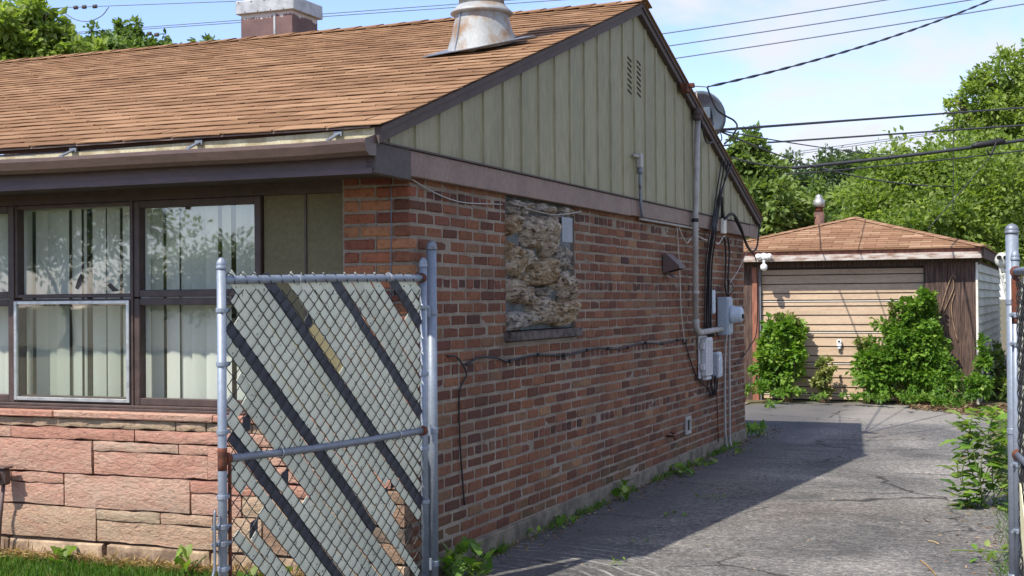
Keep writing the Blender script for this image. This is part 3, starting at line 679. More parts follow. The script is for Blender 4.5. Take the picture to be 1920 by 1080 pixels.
part('shingle_field', sm, 'shingle', rf, kind='stuff')
capm = MB(); cw = .14
for i in range(4):
    pass
def ridge_piece():
    mb = MB(); L_ = .30
    for z_off in (0, -.006):
        for (x, h) in ((0, .004), (L_, .016)):
            for (dy) in (-.15, -.03, .0, .03, .15): mb.v.append((x-L_/2, dy*cA, -abs(dy)*sA*.98+h+z_off+(.0 if abs(dy) > .02 else -.003)))
    for i in range(4):
        mb.f.append((i, i+1, 5+i+1, 5+i)); mb.f.append((10+i, 15+i, 15+i+1, 10+i+1)); mb.f.append((5+i, 5+i+1, 15+i+1, 15+i)); mb.f.append((i, 10+i, 10+i+1, i+1))
    mb.f += [(0, 5, 15, 10), (4, 14, 19, 9)]; mb.r = [0]*len(mb.f); return mb.mesh('ridge_tab', 'shingle')
rp = ridge_piece(); x = XR-.13
while x > XL-.2: obj('ridge_cap', rp, rf, (x, RIDGEY, APEXZ+.014+random.uniform(0, .004)), (0, 0, random.uniform(-.02, .02))); x -= .21

# roof flue with its cone flashing
fl = thing('roof_flue', '', '', (-.42, 1.9, 3.1)); del fl['label'], fl['category']; attach(fl, house)
FX, FY = -.43, 1.93; FZ = roofz(FY)
m = MB(); ns = 40
for i in range(ns):      # cone cut to the slope at its foot
    a = 2*pi*i/ns; x, y = FX+.232*cos(a), FY+.225*sin(a); m.v.append((x, y, roofz(y)+.022+(.012 if cos(a) > .2 else 0)))
for i in range(ns):
    a = 2*pi*i/ns; m.v.append((FX+.205*cos(a), FY+.20*sin(a), FZ+.10+.06*sin(a)))
for i in range(ns):
    a = 2*pi*i/ns; m.v.append((FX+.168*cos(a), FY+.168*sin(a), FZ+.245))
for j in range(2):
    for i in range(ns): m.f.append((j*ns+i, j*ns+(i+1) % ns, (j+1)*ns+(i+1) % ns, (j+1)*ns+i)); m.r.append(0)
part('cone', m, 'galv_rust', fl, True)
m = MB(); a0 = radians(-118)
for t0 in range(5): pass
m.tube([(FX+.229*cos(a0), FY+.222*sin(a0), roofz(FY+.222*sin(a0))+.03), (FX+.207*cos(a0), FY+.202*sin(a0), FZ+.06), (FX+.172*cos(a0), FY+.172*sin(a0), FZ+.235)], .006, 6); part('seam', m, 'galv_dull', fl)
m = MB(); m.lathe((FX, FY, FZ+.225), [(.178, .0), (.206, .006), (.208, .014), (.186, .034), (.160, .062), (.155, .064)], 36); part('storm_collar', m, 'galv_rust', fl, True)
m = MB(); m.lathe((FX, FY, FZ+.2), [(.150, .0), (.150, .75), (.153, .75), (.153, .8)], 36); m.lathe((FX, FY, FZ+1.0), [(.12, 0), (.12, .12), (.23, .12), (.23, .15), (.03, .26)], 28); part('pipe', m, 'cap_white', fl, True)
m = MB(); b = [(-.30, -.29), (.10, -.29), (.36, .05), (-.20, .2)]
pl = []
for (dx, dy) in b:
    y = FY+dy; pl.append((FX+dx, y, roofz(y)+.018+(.035 if dx > 0 and dy < 0.1 else .0)))
m.prism(pl, (0, -.002, .005)); part('flashing', m, 'galv_dull', fl)
# chimney
ch = thing('chimney', '', '', (-3.3, 4.15, 3.6)); del ch['label'], ch['category']; attach(ch, house)
m = MB(); m.box(-3.64, -3.11, 3.93, 4.36, 3.4, 4.06, bev=.004); part('stack', m, 'chimney', ch)
m = MB(); m.box(-3.30, -3.28, 3.925, 3.9295, 3.5, 4.05); part('seam', m, 'cap_white', ch)
m = MB(); m.cbox((-3.675, -3.075, 3.895, 4.395, 4.03, 4.15), .006, 0, .003); part('cap', m, 'cap_white', ch)
for k in range(9):
    m = MB(); m.lathe((-3.64+k*.066, 3.8945, 4.045 if k % 2 else 4.135), [(.006, 0), (.004, .004)], 8, (0, -1, 0)); part('rivet', m, 'rust', ch)
m = MB(); m.lathe((-3.42, 4.15, 4.15), [(.05, 0), (.08, .015), (.01, .05)], 12); part('cowl', m, 'rust', ch)

# --- front wall: windows, panels, stone -----------------------------------------
w = MB(); w.box(XL+.2, -.41, .03, .075, 2.062, 2.13); part('window_header', w, 'frame', house)
w = MB(); w.box(XL, -.2, .0, .2, 0, .83); part('stone_backing', w, 'stone_joint', house)
for a, b in ((-.91, -.645), (-.64, -.402)):
    w = MB(); w.cbox((a, b, .045, .07, .89, 2.062), .003, 0, 0); part('wall_panel', w, 'panel', house)
w = MB(); w.box(-.648, -.637, .036, .046, .89, 2.062); part('batten', w, 'frame', house)
w = MB(); w.box(XL+.2, -4.38, .04, .08, .89, 2.062); part('wall_panel', w, 'panel', house)
def window(x0, x1, z0, z1, fw_, storm=False, y=.05, inset=.0):
    wd = thing('window', '', '', ((x0+x1)/2, y, z0)); del wd['label'], wd['category']; attach(wd, house)
    m = MB()
    m.cbox((x0, x0+fw_, y-.03, y+.03, z0, z1), .003, 0, 0); m.cbox((x1-fw_, x1, y-.03, y+.03, z0, z1), .003, 0, 0)
    m.cbox((x0+fw_, x1-fw_, y-.028, y+.028, z1-fw_, z1), .003, 0, 0); m.cbox((x0+fw_, x1-fw_, y-.028, y+.028, z0, z0+fw_), .003, 0, 0)
    part('frame', m, 'frame', wd)
    m = MB(); m.box(x0+fw_-.006, x1-fw_+.006, y+.008, y+.013, z0+fw_-.006, z1-fw_+.006); part('pane', m, 'glass', wd)
    if storm:
        s0, s1, q0, q1, f_ = x0+.012, x1-.012, z0+.012, z1-.010, .020; yy0, yy1 = y-.052, y-.0305
        m = MB(); m.cbox((s0, s0+f_, yy0, yy1, q0, q1), .002, 0, 0); m.cbox((s1-f_, s1, yy0, yy1, q0, q1), .002, 0, 0); m.cbox((s0+f_, s1-f_, yy0+.002, yy1, q1-f_, q1), .002, 0, 0); m.cbox((s0+f_, s1-f_, yy0+.002, yy1, q0, q0+f_), .002, 0, 0)
        part('storm_frame', m, 'aluminium', wd)
        m = MB(); m.box(s0+f_-.004, s1-f_+.004, yy0+.009, yy0+.013, q0+f_-.004, q1-f_+.004); part('storm_pane', m, 'glass', wd)
    return wd
# columns of the window wall (upper light over lower light)
for i, (a, b) in enumerate(((-4.36, -3.55), (-3.54, -2.63), (-2.62, -1.765), (-1.76, -.915))):
    tilt = i in (1, 3)
    window(a, b, 1.515, 2.060, .022 if not tilt else .040)
    window(a, b, .905, 1.508, .040, storm=(i == 2))
    if i:
        w = MB(); w.box(a-.012, a+.002, .012, .085, .905, 2.0605); part('mullion', w, 'frame', house)
for a, b in ((-4.4, -.40),):
    w = MB(); w.cbox((a, b, -.02, .09, .888, .9045), .003, 0, 0); w.cbox((a, b, -.035, .0, .872, .888), .003, 0, 0); part('sill_board', w, 'frame', house)
# torn film on the upper pane
def film(pts):
    m = MB(); m.prism([tuple(on_y(px, py, .056)) for px, py in pts], (0, -.001, 0)); part('torn_film', m, 'dark', house)
m = MB()
for nm, pts in (('a', ((141, 540), (146, 524), (152, 512), (155, 520), (152, 535), (146, 543))), ('b', ((201, 535), (207, 530), (218, 541), (224, 545), (212, 547))), ('c', ((347, 384), (358, 384), (357, 393), (348, 393)))):
    m = MB(); m.prism([tuple(on_y(px, py, .058)) for px, py in pts], (0, -.0015, 0)); part('torn_film', m, 'slab_grey', house)

# sill slabs and sandstone
def stone(x0, x1, z0, z1, mat, y=-.06, rough=.022, seed=0):
    rg = random.Random(seed); nx = max(3, min(10, int((x1-x0)/.08)+2)); nz = 3 if z1-z0 > .09 else 2; mb = MB()
    pit = rg.uniform(-.006, .010)
    for j in range(nz+1):
        for i in range(nx+1):
            x, z = x0+(x1-x0)*i/nx, z0+(z1-z0)*j/nz; edge = i in (0, nx) or j in (0, nz)
            h = .011+pit*.6+.005*noise3((x*9, seed, z*9)) if edge else .019+pit+rough*.9*noise3((x*1., seed*3.1, z*2.2), 7)+.002*rg.uniform(-1, 1)
            jx = 0 if i in (0, nx) else rg.uniform(-.2, .2)*(x1-x0)/nx; jz = 0 if j in (0, nz) else rg.uniform(-.15, .15)*(z1-z0)/nz
            if edge: jx, jz = jx, jz; x += rg.uniform(-.002, .002); z += rg.uniform(-.005, .005) if i not in (0, nx) else 0
            mb.v.append((x+jx, y-h, z+jz))
    n = nz+1
    for j in range(nz):
        for i in range(nx): mb.f.append((j*(nx+1)+i, j*(nx+1)+i+1, (j+1)*(nx+1)+i+1, (j+1)*(nx+1)+i))
    # sides back to the wall
    def vi(i, j): return j*(nx+1)+i
    ring = [vi(i, 0) for i in range(nx+1)]+[vi(nx, j) for j in range(1, nz+1)]+[vi(i, nz) for i in range(nx-1, -1, -1)]+[vi(0, j) for j in range(nz-1, 0, -1)]
    o = len(mb.v)
    for q in ring: p = mb.v[q]; mb.v.append(p)
    n_ = len(ring)
    for q in ring: p = mb.v[q]; mb.v.append((p[0], .0+.02, p[2]))
    for k in range(n_): a, b = k, (k+1) % n_; mb.f.append((o+a, o+b, o+n_+b, o+n_+a))
    mb.r = [0]*len(mb.f)
    part('stone', mb, mat, house, True)
J = .0035
def zz_(zx, zy): p = on_y(zx*.3148, 740+zy*.3148, -.075); return p.x, p.z
ST = [ # x0, x1, z0, z1, material   (metres along the front wall)
 (-3.2, -2.415, .782, .826, 't'), (-2.412, -2.008, .782, .826, 't'), (-2.004, -1.410, .780, .826, 't'), (-1.404, -1.212, .780, .826, 't'), (-1.205, -.92, .78, .826, 't'),
 (-3.4, -2.57, .712, .772, 'p'), (-2.563, -1.690, .712, .772, 'p'), (-1.680, -.98, .712, .773, 'p'),
 (-2.9, -1.985, .518, .702, 'p'), (-1.972, -1.395, .652, .702, 'p'), (-1.388, -1.203, .652, .702, 'p'), (-1.970, -1.205, .520, .644, 'p'), (-1.194, -.86, .52, .70, 'p'),
 (-3.3, -2.57, .455, .508, 'p'), (-2.56, -2.19, .455, .508, 'p'), (-3.1, -2.188, .332, .448, 'p'), (-2.176, -1.320, .328, .508, 'p'), (-1.310, -.9, .446, .508, 'p'), (-1.308, -.99, .328, .438, 'p'),
 (-3.2, -1.955, .140, .322, 'pt'), (-1.948, -1.516, .264, .318, 't'), (-1.510, -1.172, .264, .318, 't'), (-1.948, -1.172, .140, .256, 't'), (-1.165, -.86, .14, .318, 't'),
 (-.91, -.44, .78, .826, 't'), (-.97, -.33, .712, .773, 'p'), (-.852, -.25, .612, .702, 'p'), (-.852, -.47, .52, .604, 'p'), (-.462, -.005, .52, .604, 'p'), (-.242, -.005, .612, .702, 'g'), (-.322, -.005, .712, .773, 'p'), (-.432, -.005, .78, .826, 'p'),
 (-.89, -.50, .446, .508, 'p'), (-.98, -.40, .328, .438, 'pt'), (-.49, -.005, .446, .508, 'g'), (-.392, -.005, .328, .438, 'g'), (-.852, -.42, .14, .318, 'g'), (-.412, -.005, .24, .318, 'g'), (-.412, -.005, .14, .232, 'g'),
 (-4.4, -3.21, .782, .826, 't'), (-4.4, -3.41, .712, .772, 'p'), (-4.4, -2.908, .518, .702, 'p'), (-4.4, -3.31, .455, .508, 'p'), (-4.4, -3.108, .332, .448, 'p'), (-4.4, -3.21, .14, .322, 'pt')]
for i, (a, b, c, d_, mt) in enumerate(ST): stone(a, b, c, d_, {'p': 'stone_pink', 't': 'stone_tan', 'pt': 'stone_tan', 'g': 'stone_grey'}[mt], seed=i+3, rough=.03 if d_-c > .1 else .018)
for a, b in ((-4.4, -3.15), (-3.146, -2.235), (-2.229, -1.15), (-1.145, -.42)):
    m = MB(); m.cbox((a, b, -.105, .06, .832, .871), .006, 0, .003); part('sill_stone', m, 'stone_pink', house)
w = MB()
for i, (a, b) in enumerate(((-4.4, -2.6), (-2.59, -1.9), (-1.89, -1.2), (-1.19, .0))): w.cbox((a, b, -.078, .0, -.05, .125), .014, 0, .010)
part('front_foundation', w, 'concrete_pale', house)
#@@FITTINGS
# ------------------------------------------------------------------ blinds behind the glass
bl = thing('vertical_blind', 'cream vertical blind hanging behind the front windows', 'blind', (-2.6, .2, .9))
m = MB(); m.box(-4.36, -.93, .16, .22, 2.04, 2.075); part('head_rail', m, 'plastic_white', bl)
gaps = [(-2.645, -2.612), (-2.235, -2.178), (-2.083, -2.066), (-1.99, -1.972), (-1.862, -1.852), (-1.676, -1.648), (-1.30, -1.282), (-1.214, -1.172), (-3.4, -3.37)]
x = -4.35
rgb_ = random.Random(5)
while x < -.94:
    hit = [g_ for g_ in gaps if g_[0] <= x+.002 < g_[1]]
    if hit: x = hit[0][1]; continue
    nxt = min([g_[0] for g_ in gaps if g_[0] > x]+[-.93]); wd = min(.088, nxt-x)
    if wd < .015: x = nxt+1e-4; continue
    m = MB(); ya, yb_ = .185+rgb_.uniform(-.016, .016), .185+rgb_.uniform(-.016, .016); xa, xb = x, x+wd+(.004 if wd > .08 else 0); xm = (xa+xb)/2; ym = (ya+yb_)/2-.010
    zb0 = .93+rgb_.uniform(-.004, .004); m.add([(xa, ya, zb0), (xm, ym, zb0), (xb, yb_, zb0), (xa, ya, 2.05), (xm, ym, 2.05), (xb, yb_, 2.05)], [(0, 1, 4, 3), (1, 2, 5, 4)])
    part('blind_slat', m, 'blind', bl, True); x += wd+.0005

# ------------------------------------------------------------------ chain link gate, its post, the right gate
GR = Vector((.11, .03, 0)); GE = Vector((-.16, -.987, 0)).normalized(); GN = Vector((.987, -.16, 0)).normalized()
def G(u, z, n=0.): return GR+GE*u+GN*n+Vector((0, 0, z))
def cap_prof(r): return [(r*1.12, 0), (r*1.16, .004), (r*1.16, .012), (r*1.02, .016), (r*1.06, .019), (r*1.06, .026), (r*.9, .036), (r*.5, .046), (r*.08, .050)]
PTCH = .0757
def privacy_gate(name, label, G, length, zr, zl, slats, missing, u0=.075):
    gt_ = thing(name, label, 'gate', G(u0, 0), 'chain link gate leaves beside the driveway')
    uL = length
    m = MB(); m.tube([G(u0, .05), G(u0, zr+.06)], .019, 14); fr_ = part('upright', m, 'galv', gt_, True)
    m = MB(); m.lathe(G(u0, zr+.055), cap_prof(.019), 16); part('cap', m, 'galv', fr_, True)
    m = MB(); m.tube([G(uL, .05), G(uL, .80), G(uL, zl+.05)], .0195, 14); fr_ = part('upright', m, 'galv', gt_, True)
    m = MB(); m.lathe(G(uL, zl+.045), cap_prof(.0195), 16); part('cap', m, 'galv', fr_, True)
    m = MB(); m.lathe(G(uL, .78), [(.0202, 0), (.0203, .03), (.0203, .075), (.0202, .095)], 14); part('rust_patch', m, 'rust', fr_, True)
    for z in (1.44, 1.215, .93, .66, .36):
        m = MB(); m.lathe(G(uL, z), [(.0235, 0), (.0245, .004), (.0245, .016), (.0235, .020)], 14); m.box(*sum([[min(a, b), max(a, b)] for a, b in zip(G(uL-.02, z+.002, -.004), G(uL-.047, z+.018, .004))], [])); part('band', m, 'galv', gt_)
    for z in (1.44, 1.10, .72, .45):
        m = MB(); m.lathe(G(u0, z), [(.0235, 0), (.0245, .004), (.0245, .016), (.0235, .020)], 14); part('band', m, 'galv', gt_)
    mid = G(uL/2, (zr+zl)/2+.004)
    m = MB(); m.tube(curve([G(u0+.012, zr), mid, G(uL-.018, zl)], 6), .0185, 12); part('top_rail', m, 'galv', gt_, True)
    m = MB(); m.tube(curve([G(u0+.012, .823), G(uL*.55, .815), G(uL-.018, .827)], 6), .0175, 12); part('mid_rail', m, 'galv_dull', gt_, True)
    m = MB(); m.tube([G(u0, .075), G(uL, .075)], .0185, 12); part('bottom_rail', m, 'galv_dull', gt_, True)
    for (u, z) in ((u0+.006, zr), (u0+.006, .823), (uL-.012, .827)):
        m = MB(); m.lathe(G(u-.004, z), [(.024, 0), (.026, .006), (.026, .018), (.021, .026)], 14, GE if u < 1 else -GE); part('rail_end', m, 'rust', gt_, True)
    for u, z in ((1.05, zl+.005), (.37, zr), (1.17, .82), (.30, .82)):
        m = MB(); rr = .022; m.tube([G(u, z, 0)+GN*rr*cos(a)+Vector((0, 0, rr*sin(a)))+GE*.004*(a/6) for a in np.linspace(-1.2, 5.4, 12)], .0028, 6); part('wire_tie', m, 'aluminium', gt_)
    # woven wire: every zigzag wire hooks into the next one
    m = MB(); hw = PTCH/2; ncol = int((uL-u0-.05)/hw); ntop = int((zl-.05)/hw); rg = random.Random(3); ph0 = (-.345-PTCH/2) % PTCH
    def node(i, j): # node lattice aligned with the slat rows (u - z = c)
        rg2 = random.Random(i*1000+j); return u0+.03+i*hw+rg2.uniform(-.003, .003), j*hw+rg2.uniform(-.003, .003)
    zsh = None
    base_c = -.345+PTCH/2
    ushift = ((base_c-(u0+.03)) % PTCH)
    for i in range(ncol):
        pts = []
        for j in range(2, ntop+1):
            k = i+((i+j) % 2)
            uu, zc = node(k, j); uu += 0
            pts.append((uu, zc-ushift+PTCH))
        P3 = []
        for q, ((ua, za_), (ub, zb2)) in enumerate(zip(pts, pts[1:])):
            front = (ub < ua)      # climbing towards the hinge: crosses the slats, lies in front
            n_ = .0075 if (ub-ua)*(zb2-za_) < 0 else -.001
            if za_ > zl-.01: break
            P3.append(G(ua, za_, .004)); P3.append(G(ua*.72+ub*.28, za_*.72+zb2*.28, n_)); P3.append(G(ua*.28+ub*.72, za_*.28+zb2*.72, n_))
        if len(P3) > 3: m.tube(P3, .0022, 5)
        zt = zl+(zr-zl)*(1-(u0+i*hw)/uL)
        if i % 2 == 0:           # knuckled ends over the top rail
            uu = u0+.03+i*hw; m.tube([G(uu, zt-.02, .02), G(uu+.006, zt+.018, .012), G(uu+.016, zt+.03, -.004), G(uu+.022, zt+.014, -.016)], .0026, 5)
    part('chain_link_mesh', m, 'mesh_black', gt_)
    rg = random.Random(11)
    for k in slats:
        c = -.345+PTCH*k; segs = [(u0+.03, uL-.035)]
        for (kk, ua, ub) in missing:
            if kk == k:
                out = []
                for a, b in segs:
                    if ua > a: out.append((a, min(b, ua)))
                    if ub < b: out.append((max(a, ub), b))
                segs = out
        for a, b in segs:
            lo = max(a, c+.10); hi = min(b, c+zl+.026)
            if k % 6 == 0: lo = max(lo, a)
            if hi-lo < .06: continue
            hi2 = hi if hi > c+zl+.02 else hi-rg.uniform(0, .015)
            hw_ = (.0250 if k % 6 else .0275)*rg.uniform(.93, 1.03); wob = rg.uniform(-.0025, .0025); m = MB(); n = 8; sk = rg.uniform(-.011, .011)
            for q in range(n+1):
                u = lo+(hi2-lo)*q/n; z = u-c; dv = .7071*hw_; ww = wob*sin(3.1*q/n*2+k)+sk*(q/n-.5)
                pz = -.0015+.0018*sin(q*2.1+k)
                for s_ in (1, -1):
                    for th in (0, -.0022):
                        m.v.append(tuple(G(u+s_*dv+ww, z-s_*dv-ww, pz+th+.0012*s_*sin(k*1.7))))
            for q in range(n):
                o = q*4; p_ = o+4; m.f += [(o, o+2, p_+2, p_), (o+1, p_+1, p_+3, o+3), (o, p_, p_+1, o+1), (o+2, o+3, p_+3, p_+2)]
            m.f += [(0, 1, 3, 2), (n*4, n*4+2, n*4+3, n*4+1)]; m.r = [0]*len(m.f)
            blk = k % 6 == 0
            part('slat', m, 'slat_black' if blk else 'slat', gt_, label='black privacy slat' if blk else None)
    return gt_
miss = [(-1, .745, 9), (10, 1.02, 1.42), (15, .93, 9), (17, 1.46, 9), (18, .6, 9), (16, 1.36, 9), (2, 0, .40), (3, 0, .33), (1, 0, .12), (4, 0, .30), (5, 1.44, 9), (4, 1.46, 9), (6, 0, .49), (8, 1.43, 9), (9, 1.40, 9), (-11, .235, 9), (13, 1.47, 9), (14, 1.30, 1.40)]
left_gate = privacy_gate('chain_link_gate', 'open chain link gate woven with sage and black slats before the stone wall', G, 1.53, 1.599, 1.576, range(-16, 19), miss)
# dangling folded ends and the latch fork on the far upright
m = MB()
for z in (.545, .475):
    m = MB(); m.lathe(G(1.53, z-.012), [(.024, 0), (.026, .004), (.026, .020), (.024, .024)], 14)
    a = G(1.53, z, 0); m.tube([a+GN*-.02+GE*.0, a+GE*.045-GN*.01, a+GE*.05], .011, 8); m.tube([a-GE*.02, a-GE*.045], .010, 8); part('latch_band', m, 'galv_dull', left_gate)
m = MB(); m.tube(curve([G(1.575, .62), G(1.578, .56), G(1.578, .40), G(1.585, .36), G(1.60, .33)], 4), .006, 8); part('latch_fork', m, 'galv_dull', left_gate, True)
m = MB(); m.tube([G(1.487, .05), G(1.487, .80)], .008, 8); part('tension_bar', m, 'rust', left_gate)
for (u, z, r0, r1) in ((.96, 1.40, .03, .06), (1.372, .965, .03, .05), (1.13, .70, .03, .06), (1.33, .51, .03, .055), (1.24, .60, .025, .05), (.32, .60, .03, .05), (.40, .53, .02, .05), (.29, 1.55, .03, .05)):
    m = MB(); pts = [G(u-.02, z+.045, -.004), G(u+.018, z+.025, -.012), G(u+.022, z-.045, -.016), G(u-.016, z-.03, -.004)]; m.prism(pts, GN*-.0022); part('slat_stub', m, 'slat_black', left_gate)

def gate_post(label, base, H, r, hinge_dir):
    t_ = thing('gate_post', label, 'post', base, 'steel gate posts at the driveway'); b = Vector(base)
    m = MB(); m.tube([b+Vector((0, 0, -.1)), b+Vector((0, 0, H))], r, 20); part('pole', m, 'galv', t_, True)
    m = MB(); m.lathe(b+Vector((0, 0, H-.012)), cap_prof(r), 20); part('cap', m, 'galv_dull', t_, True)
    for z in (H*.80, H*.45, .10):
        hd = Vector(hinge_dir); m = MB(); m.lathe(b+Vector((0, 0, z)), [(r*1.06, 0), (r*1.13, .003), (r*1.13, .027), (r*1.06, .03)], 20)
        m.tube([b+hd*(r+.0)+Vector((0, 0, z+.015)), b+hd*(r+.05)+Vector((0, 0, z+.015))], .011, 8); m.tube([b+hd*(r*1.1)+Vector((.02, -.02, z-.01)), b+hd*(r*1.1)+Vector((.02, -.02, z+.05))], .008, 8); part('hinge', m, 'galv', t_)
    return t_
gp = gate_post('tall galvanised gate post against the corner of the brick wall', (.066, .118, 0), 1.76, .0265, (-.45, -.89, 0))
# right post and the gate leaf folded back towards the street
RP = Vector((2.885, .79, 0))
gp2 = gate_post('galvanised gate post with domed cap at the right edge of the driveway', tuple(RP), 1.80, .030, (.25, -.97, 0))
G2o = RP+Vector((.012, -.045, 0)); G2E = Vector((.150, -.9887, 0)).normalized(); G2N = Vector((-.9887, -.15, 0)).normalized()
def G2(u, z, n=0.): return G2o+G2E*u+G2N*n+Vector((0, 0, z))
GE, GN = G2E, G2N
def right_leaf():
    t_ = thing('chain_link_gate', 'folded back chain link gate at the right edge with one cream slat', 'gate', G2(0.02, 0), 'chain link gate leaves beside the driveway')
    for u, zt in ((.03, 1.655), (1.45, 1.655)):
        m = MB(); m.tube([G2(u, .05), G2(u, zt)], .019, 14); m.lathe(G2(u, zt), cap_prof(.019), 14); part('upright', m, 'galv', t_, True)
    for z in (1.60, .72, .08):
        m = MB(); m.tube([G2(.045, z), G2(1.44, z)], .018, 12); part('rail', m, 'galv', t_, True)
        m = MB(); m.lathe(G2(.042, z), [(.025, 0), (.028, .006), (.028, .018), (.021, .026)], 14, G2E); part('rail_end', m, 'rust', t_, True)
    m = MB(); m.lathe(G2(.03, 1.35), [(.0196, 0), (.0198, .02), (.0198, .2), (.0196, .22)], 14); part('rust_streak', m, 'rust', t_, True)
    for z in (1.38, 1.24, .66, .34):
        m = MB(); m.lathe(G2(.03, z), [(.0235, 0), (.0245, .004), (.0245, .02), (.0235, .024)], 14); m.tube([G2(.03, z+.012, 0), G2(.06, z+.012, .03)], .009, 6); part('band', m, 'galv', t_)
    m = MB(); hw = PTCH/2
    for i in range(36):
        P3 = []
        for j in range(2, 42):
            k = i+((i+j) % 2); P3.append(G2(.07+k*hw, j*hw, .006 if j % 2 else -.004)); 
        m.tube(P3, .0022, 5)
    part('chain_link_mesh', m, 'mesh_black', t_)
    for k in range(-12, 17):
        c = -.345+PTCH*k; lo, hi = max(.08, c+.10), min(1.42, c+1.56)
        if hi-lo < .1: continue
        if k in (5, 6, 7, 2): continue
        m = MB(); dv = .0185; m.prism([G2(lo-dv, lo-c+dv, -.004), G2(hi-dv, hi-c+dv, -.004), G2(hi+dv, hi-c-dv, -.002), G2(lo+dv, lo-c-dv, -.002)], G2N*-.002); part('slat', m, 'slat_black' if k % 3 else 'slat', t_)
    m = MB(); m.prism([G2(.16, .60, .004), G2(.20, .60, .004), G2(.62, .20, .01), G2(.62, .06, .01), G2(.5, .06, .008), G2(.22, .36, .006)], G2N*.004); part('loose_slat', m, 'slat_cream', t_, label='bent cream slat hanging loose')
right_leaf()
# skull and bones ornament hung behind the right post
sk = thing('skull_ornament', 'pale skull and bones ornament hanging behind the right gate post', 'ornament', (2.80, 1.6, 1.3))
def sp(px, py, d=7.75): return at(px, py, d)
m = MB(); c = sp(1879, 488); ax = RT
for i in range(9):
    th = pi*i/8
    for k in range(14):
        a = 2*pi*k/14; p = c+RT*(.041*sin(th)*cos(a))+FW*(.044*sin(th)*sin(a))+Vector((0, 0, .045*cos(th))); m.v.append(tuple(p))
for i in range(8):
    for k in range(14): m.f.append((i*14+k, i*14+(k+1) % 14, (i+1)*14+(k+1) % 14, (i+1)*14+k)); m.r.append(0)
part('cranium', m, 'bone', sk, True)
for px in (1873, 1885):
    m = MB(); m.lathe(sp(px, 483, 7.71), [(.013, 0), (.012, .012)], 10, -FW); part('eye_socket', m, 'dark', sk)
m = MB(); m.tube(curve([sp(1876, 502), sp(1884, 508), sp(1893, 503)], 4), [.012]*9, 8); part('jaw', m, 'bone', sk, True)
for pts, r in ((((1881, 512), (1886, 522), (1884, 530)), .012), (((1876, 512), (1880, 526), (1889, 545), (1893, 570)), .007), (((1887, 530), (1894, 540), (1890, 552)), .014), (((1874, 500), (1878, 520), (1887, 556), (1897, 590)), .006)):
    m = MB(); m.tube(curve([sp(*p) for p in pts], 4), r, 8); part('bone', m, 'bone', sk, True)

# ------------------------------------------------------------------ fittings on the side wall
def cable(label, pts, r, mat='black', cat='cable', group=None, n=5, name='cable'):
    m = MB(); m.tube(curve(pts, n), r, 6); return solo(name, m, mat, label, cat, group, True)
X0 = .012
mast = thing('service_mast', 'tall grey conduit mast with weatherhead rising up the gable to the eave', 'conduit', (.06, 5.43, 1.2))
m = MB(); m.tube([(.085, 5.42, 1.30), (.085, 5.44, 2.2), (.095, 5.52, 3.10)], .026, 14); part('pipe', m, 'pvc_grey', mast, True)
m = MB(); m.tube(curve([(.085, 5.42, 1.30), (.085, 5.44, 1.225), (.085, 5.51, 1.185), (.085, 5.60, 1.178)], 5), .030, 14); part('elbow', m, 'pvc_grey', mast, True)
m = MB(); m.tube([(.085, 5.59, 1.178), (.06, 6.52, 1.19)], .026, 12); part('pipe', m, 'pvc_grey', mast, True)
for z in (1.52, 2.16):
    m = MB(); m.lathe((.085 if z < 2 else .0855, 5.425 if z < 2 else 5.437, z), [(.030, 0), (.031, .004), (.031, .028), (.030, .032)], 14); part('strap', m, 'black' if z > 2 else 'pvc_grey', mast, True)
m = MB(); m.lathe((.095, 5.52, 3.09), [(.03, 0), (.045, .02), (.05, .05), (.035, .085), (.01, .10)], 14); m.box(.06, .13, 5.46, 5.52, 3.07, 3.11); part('weatherhead', m, 'rake', mast, True)
mb_ = thing('electric_meter', 'blue grey electric meter box with round glass meter on the brick wall', 'meter', (.06, 6.8, 1.13))
m = MB(); m.cbox((X0, .115, 6.50, 6.70, 1.13, 1.495), .008, 0, 0); part('box', m, 'meter_grey', mb_)
m = MB(); m.cbox((.1155, .123, 6.51, 6.69, 1.15, 1.475), .004, 0, 0); part('cover', m, 'meter_grey', mb_)
m = MB(); m.lathe((.123, 6.60, 1.325), [(.085, 0), (.085, .03), (.078, .035), (.076, .10), (.06, .115), (.01, .117)], 28, (1, 0, 0)); part('meter_glass', m, 'plastic_blue', mb_, True)
m = MB(); m.cbox((.2405, .247, 6.56, 6.64, 1.285, 1.33), .003, 0, 0); part('display', m, 'dark', mb_)
tb = thing('telecom_box', 'large pale grey telecom cabinet below the meter on the brick wall', 'box', (.06, 6.0, .76), 'utility boxes on the side wall')
m = MB(); m.cbox((X0+.015, .09, 5.80, 6.02, .77, 1.125), .012, 0, 0); part('cover', m, 'plastic_white', tb)
m = MB(); m.cbox((X0-.004, X0+.014, 5.775, 6.04, .75, 1.14), .004, 0, 0); part('back_plate', m, 'plastic_white', tb)
for z in (.86, 1.05):
    m = MB(); m.cbox((.03, .07, 5.765, 5.80, z-.03, z+.03), .004, 0, 0); part('hinge', m, 'plastic_white', tb)
m = MB(); m.cbox((.03, .08, 5.83, 6.0, .735, .768), .008, 0, 0); part('cable_hood', m, 'plastic_white', tb)
for k in range(3):
    m = MB(); m.box(.0902, .095, 5.84+k*.06, 5.855+k*.06, .80, 1.10); part('rib', m, 'plastic_white', tb)
tb = thing('telecom_box', 'small blue grey utility box right of the large cabinet', 'box', (.06, 6.35, .72), 'utility boxes on the side wall')
m = MB(); m.cbox((X0, .08, 6.27, 6.42, .73, .975), .014, 0, 0); part('cover', m, 'plastic_blue', tb)
m = MB(); m.cbox((.0805, .087, 6.29, 6.40, .76, .93), .004, 0, 0); part('lid', m, 'plastic_blue', tb)
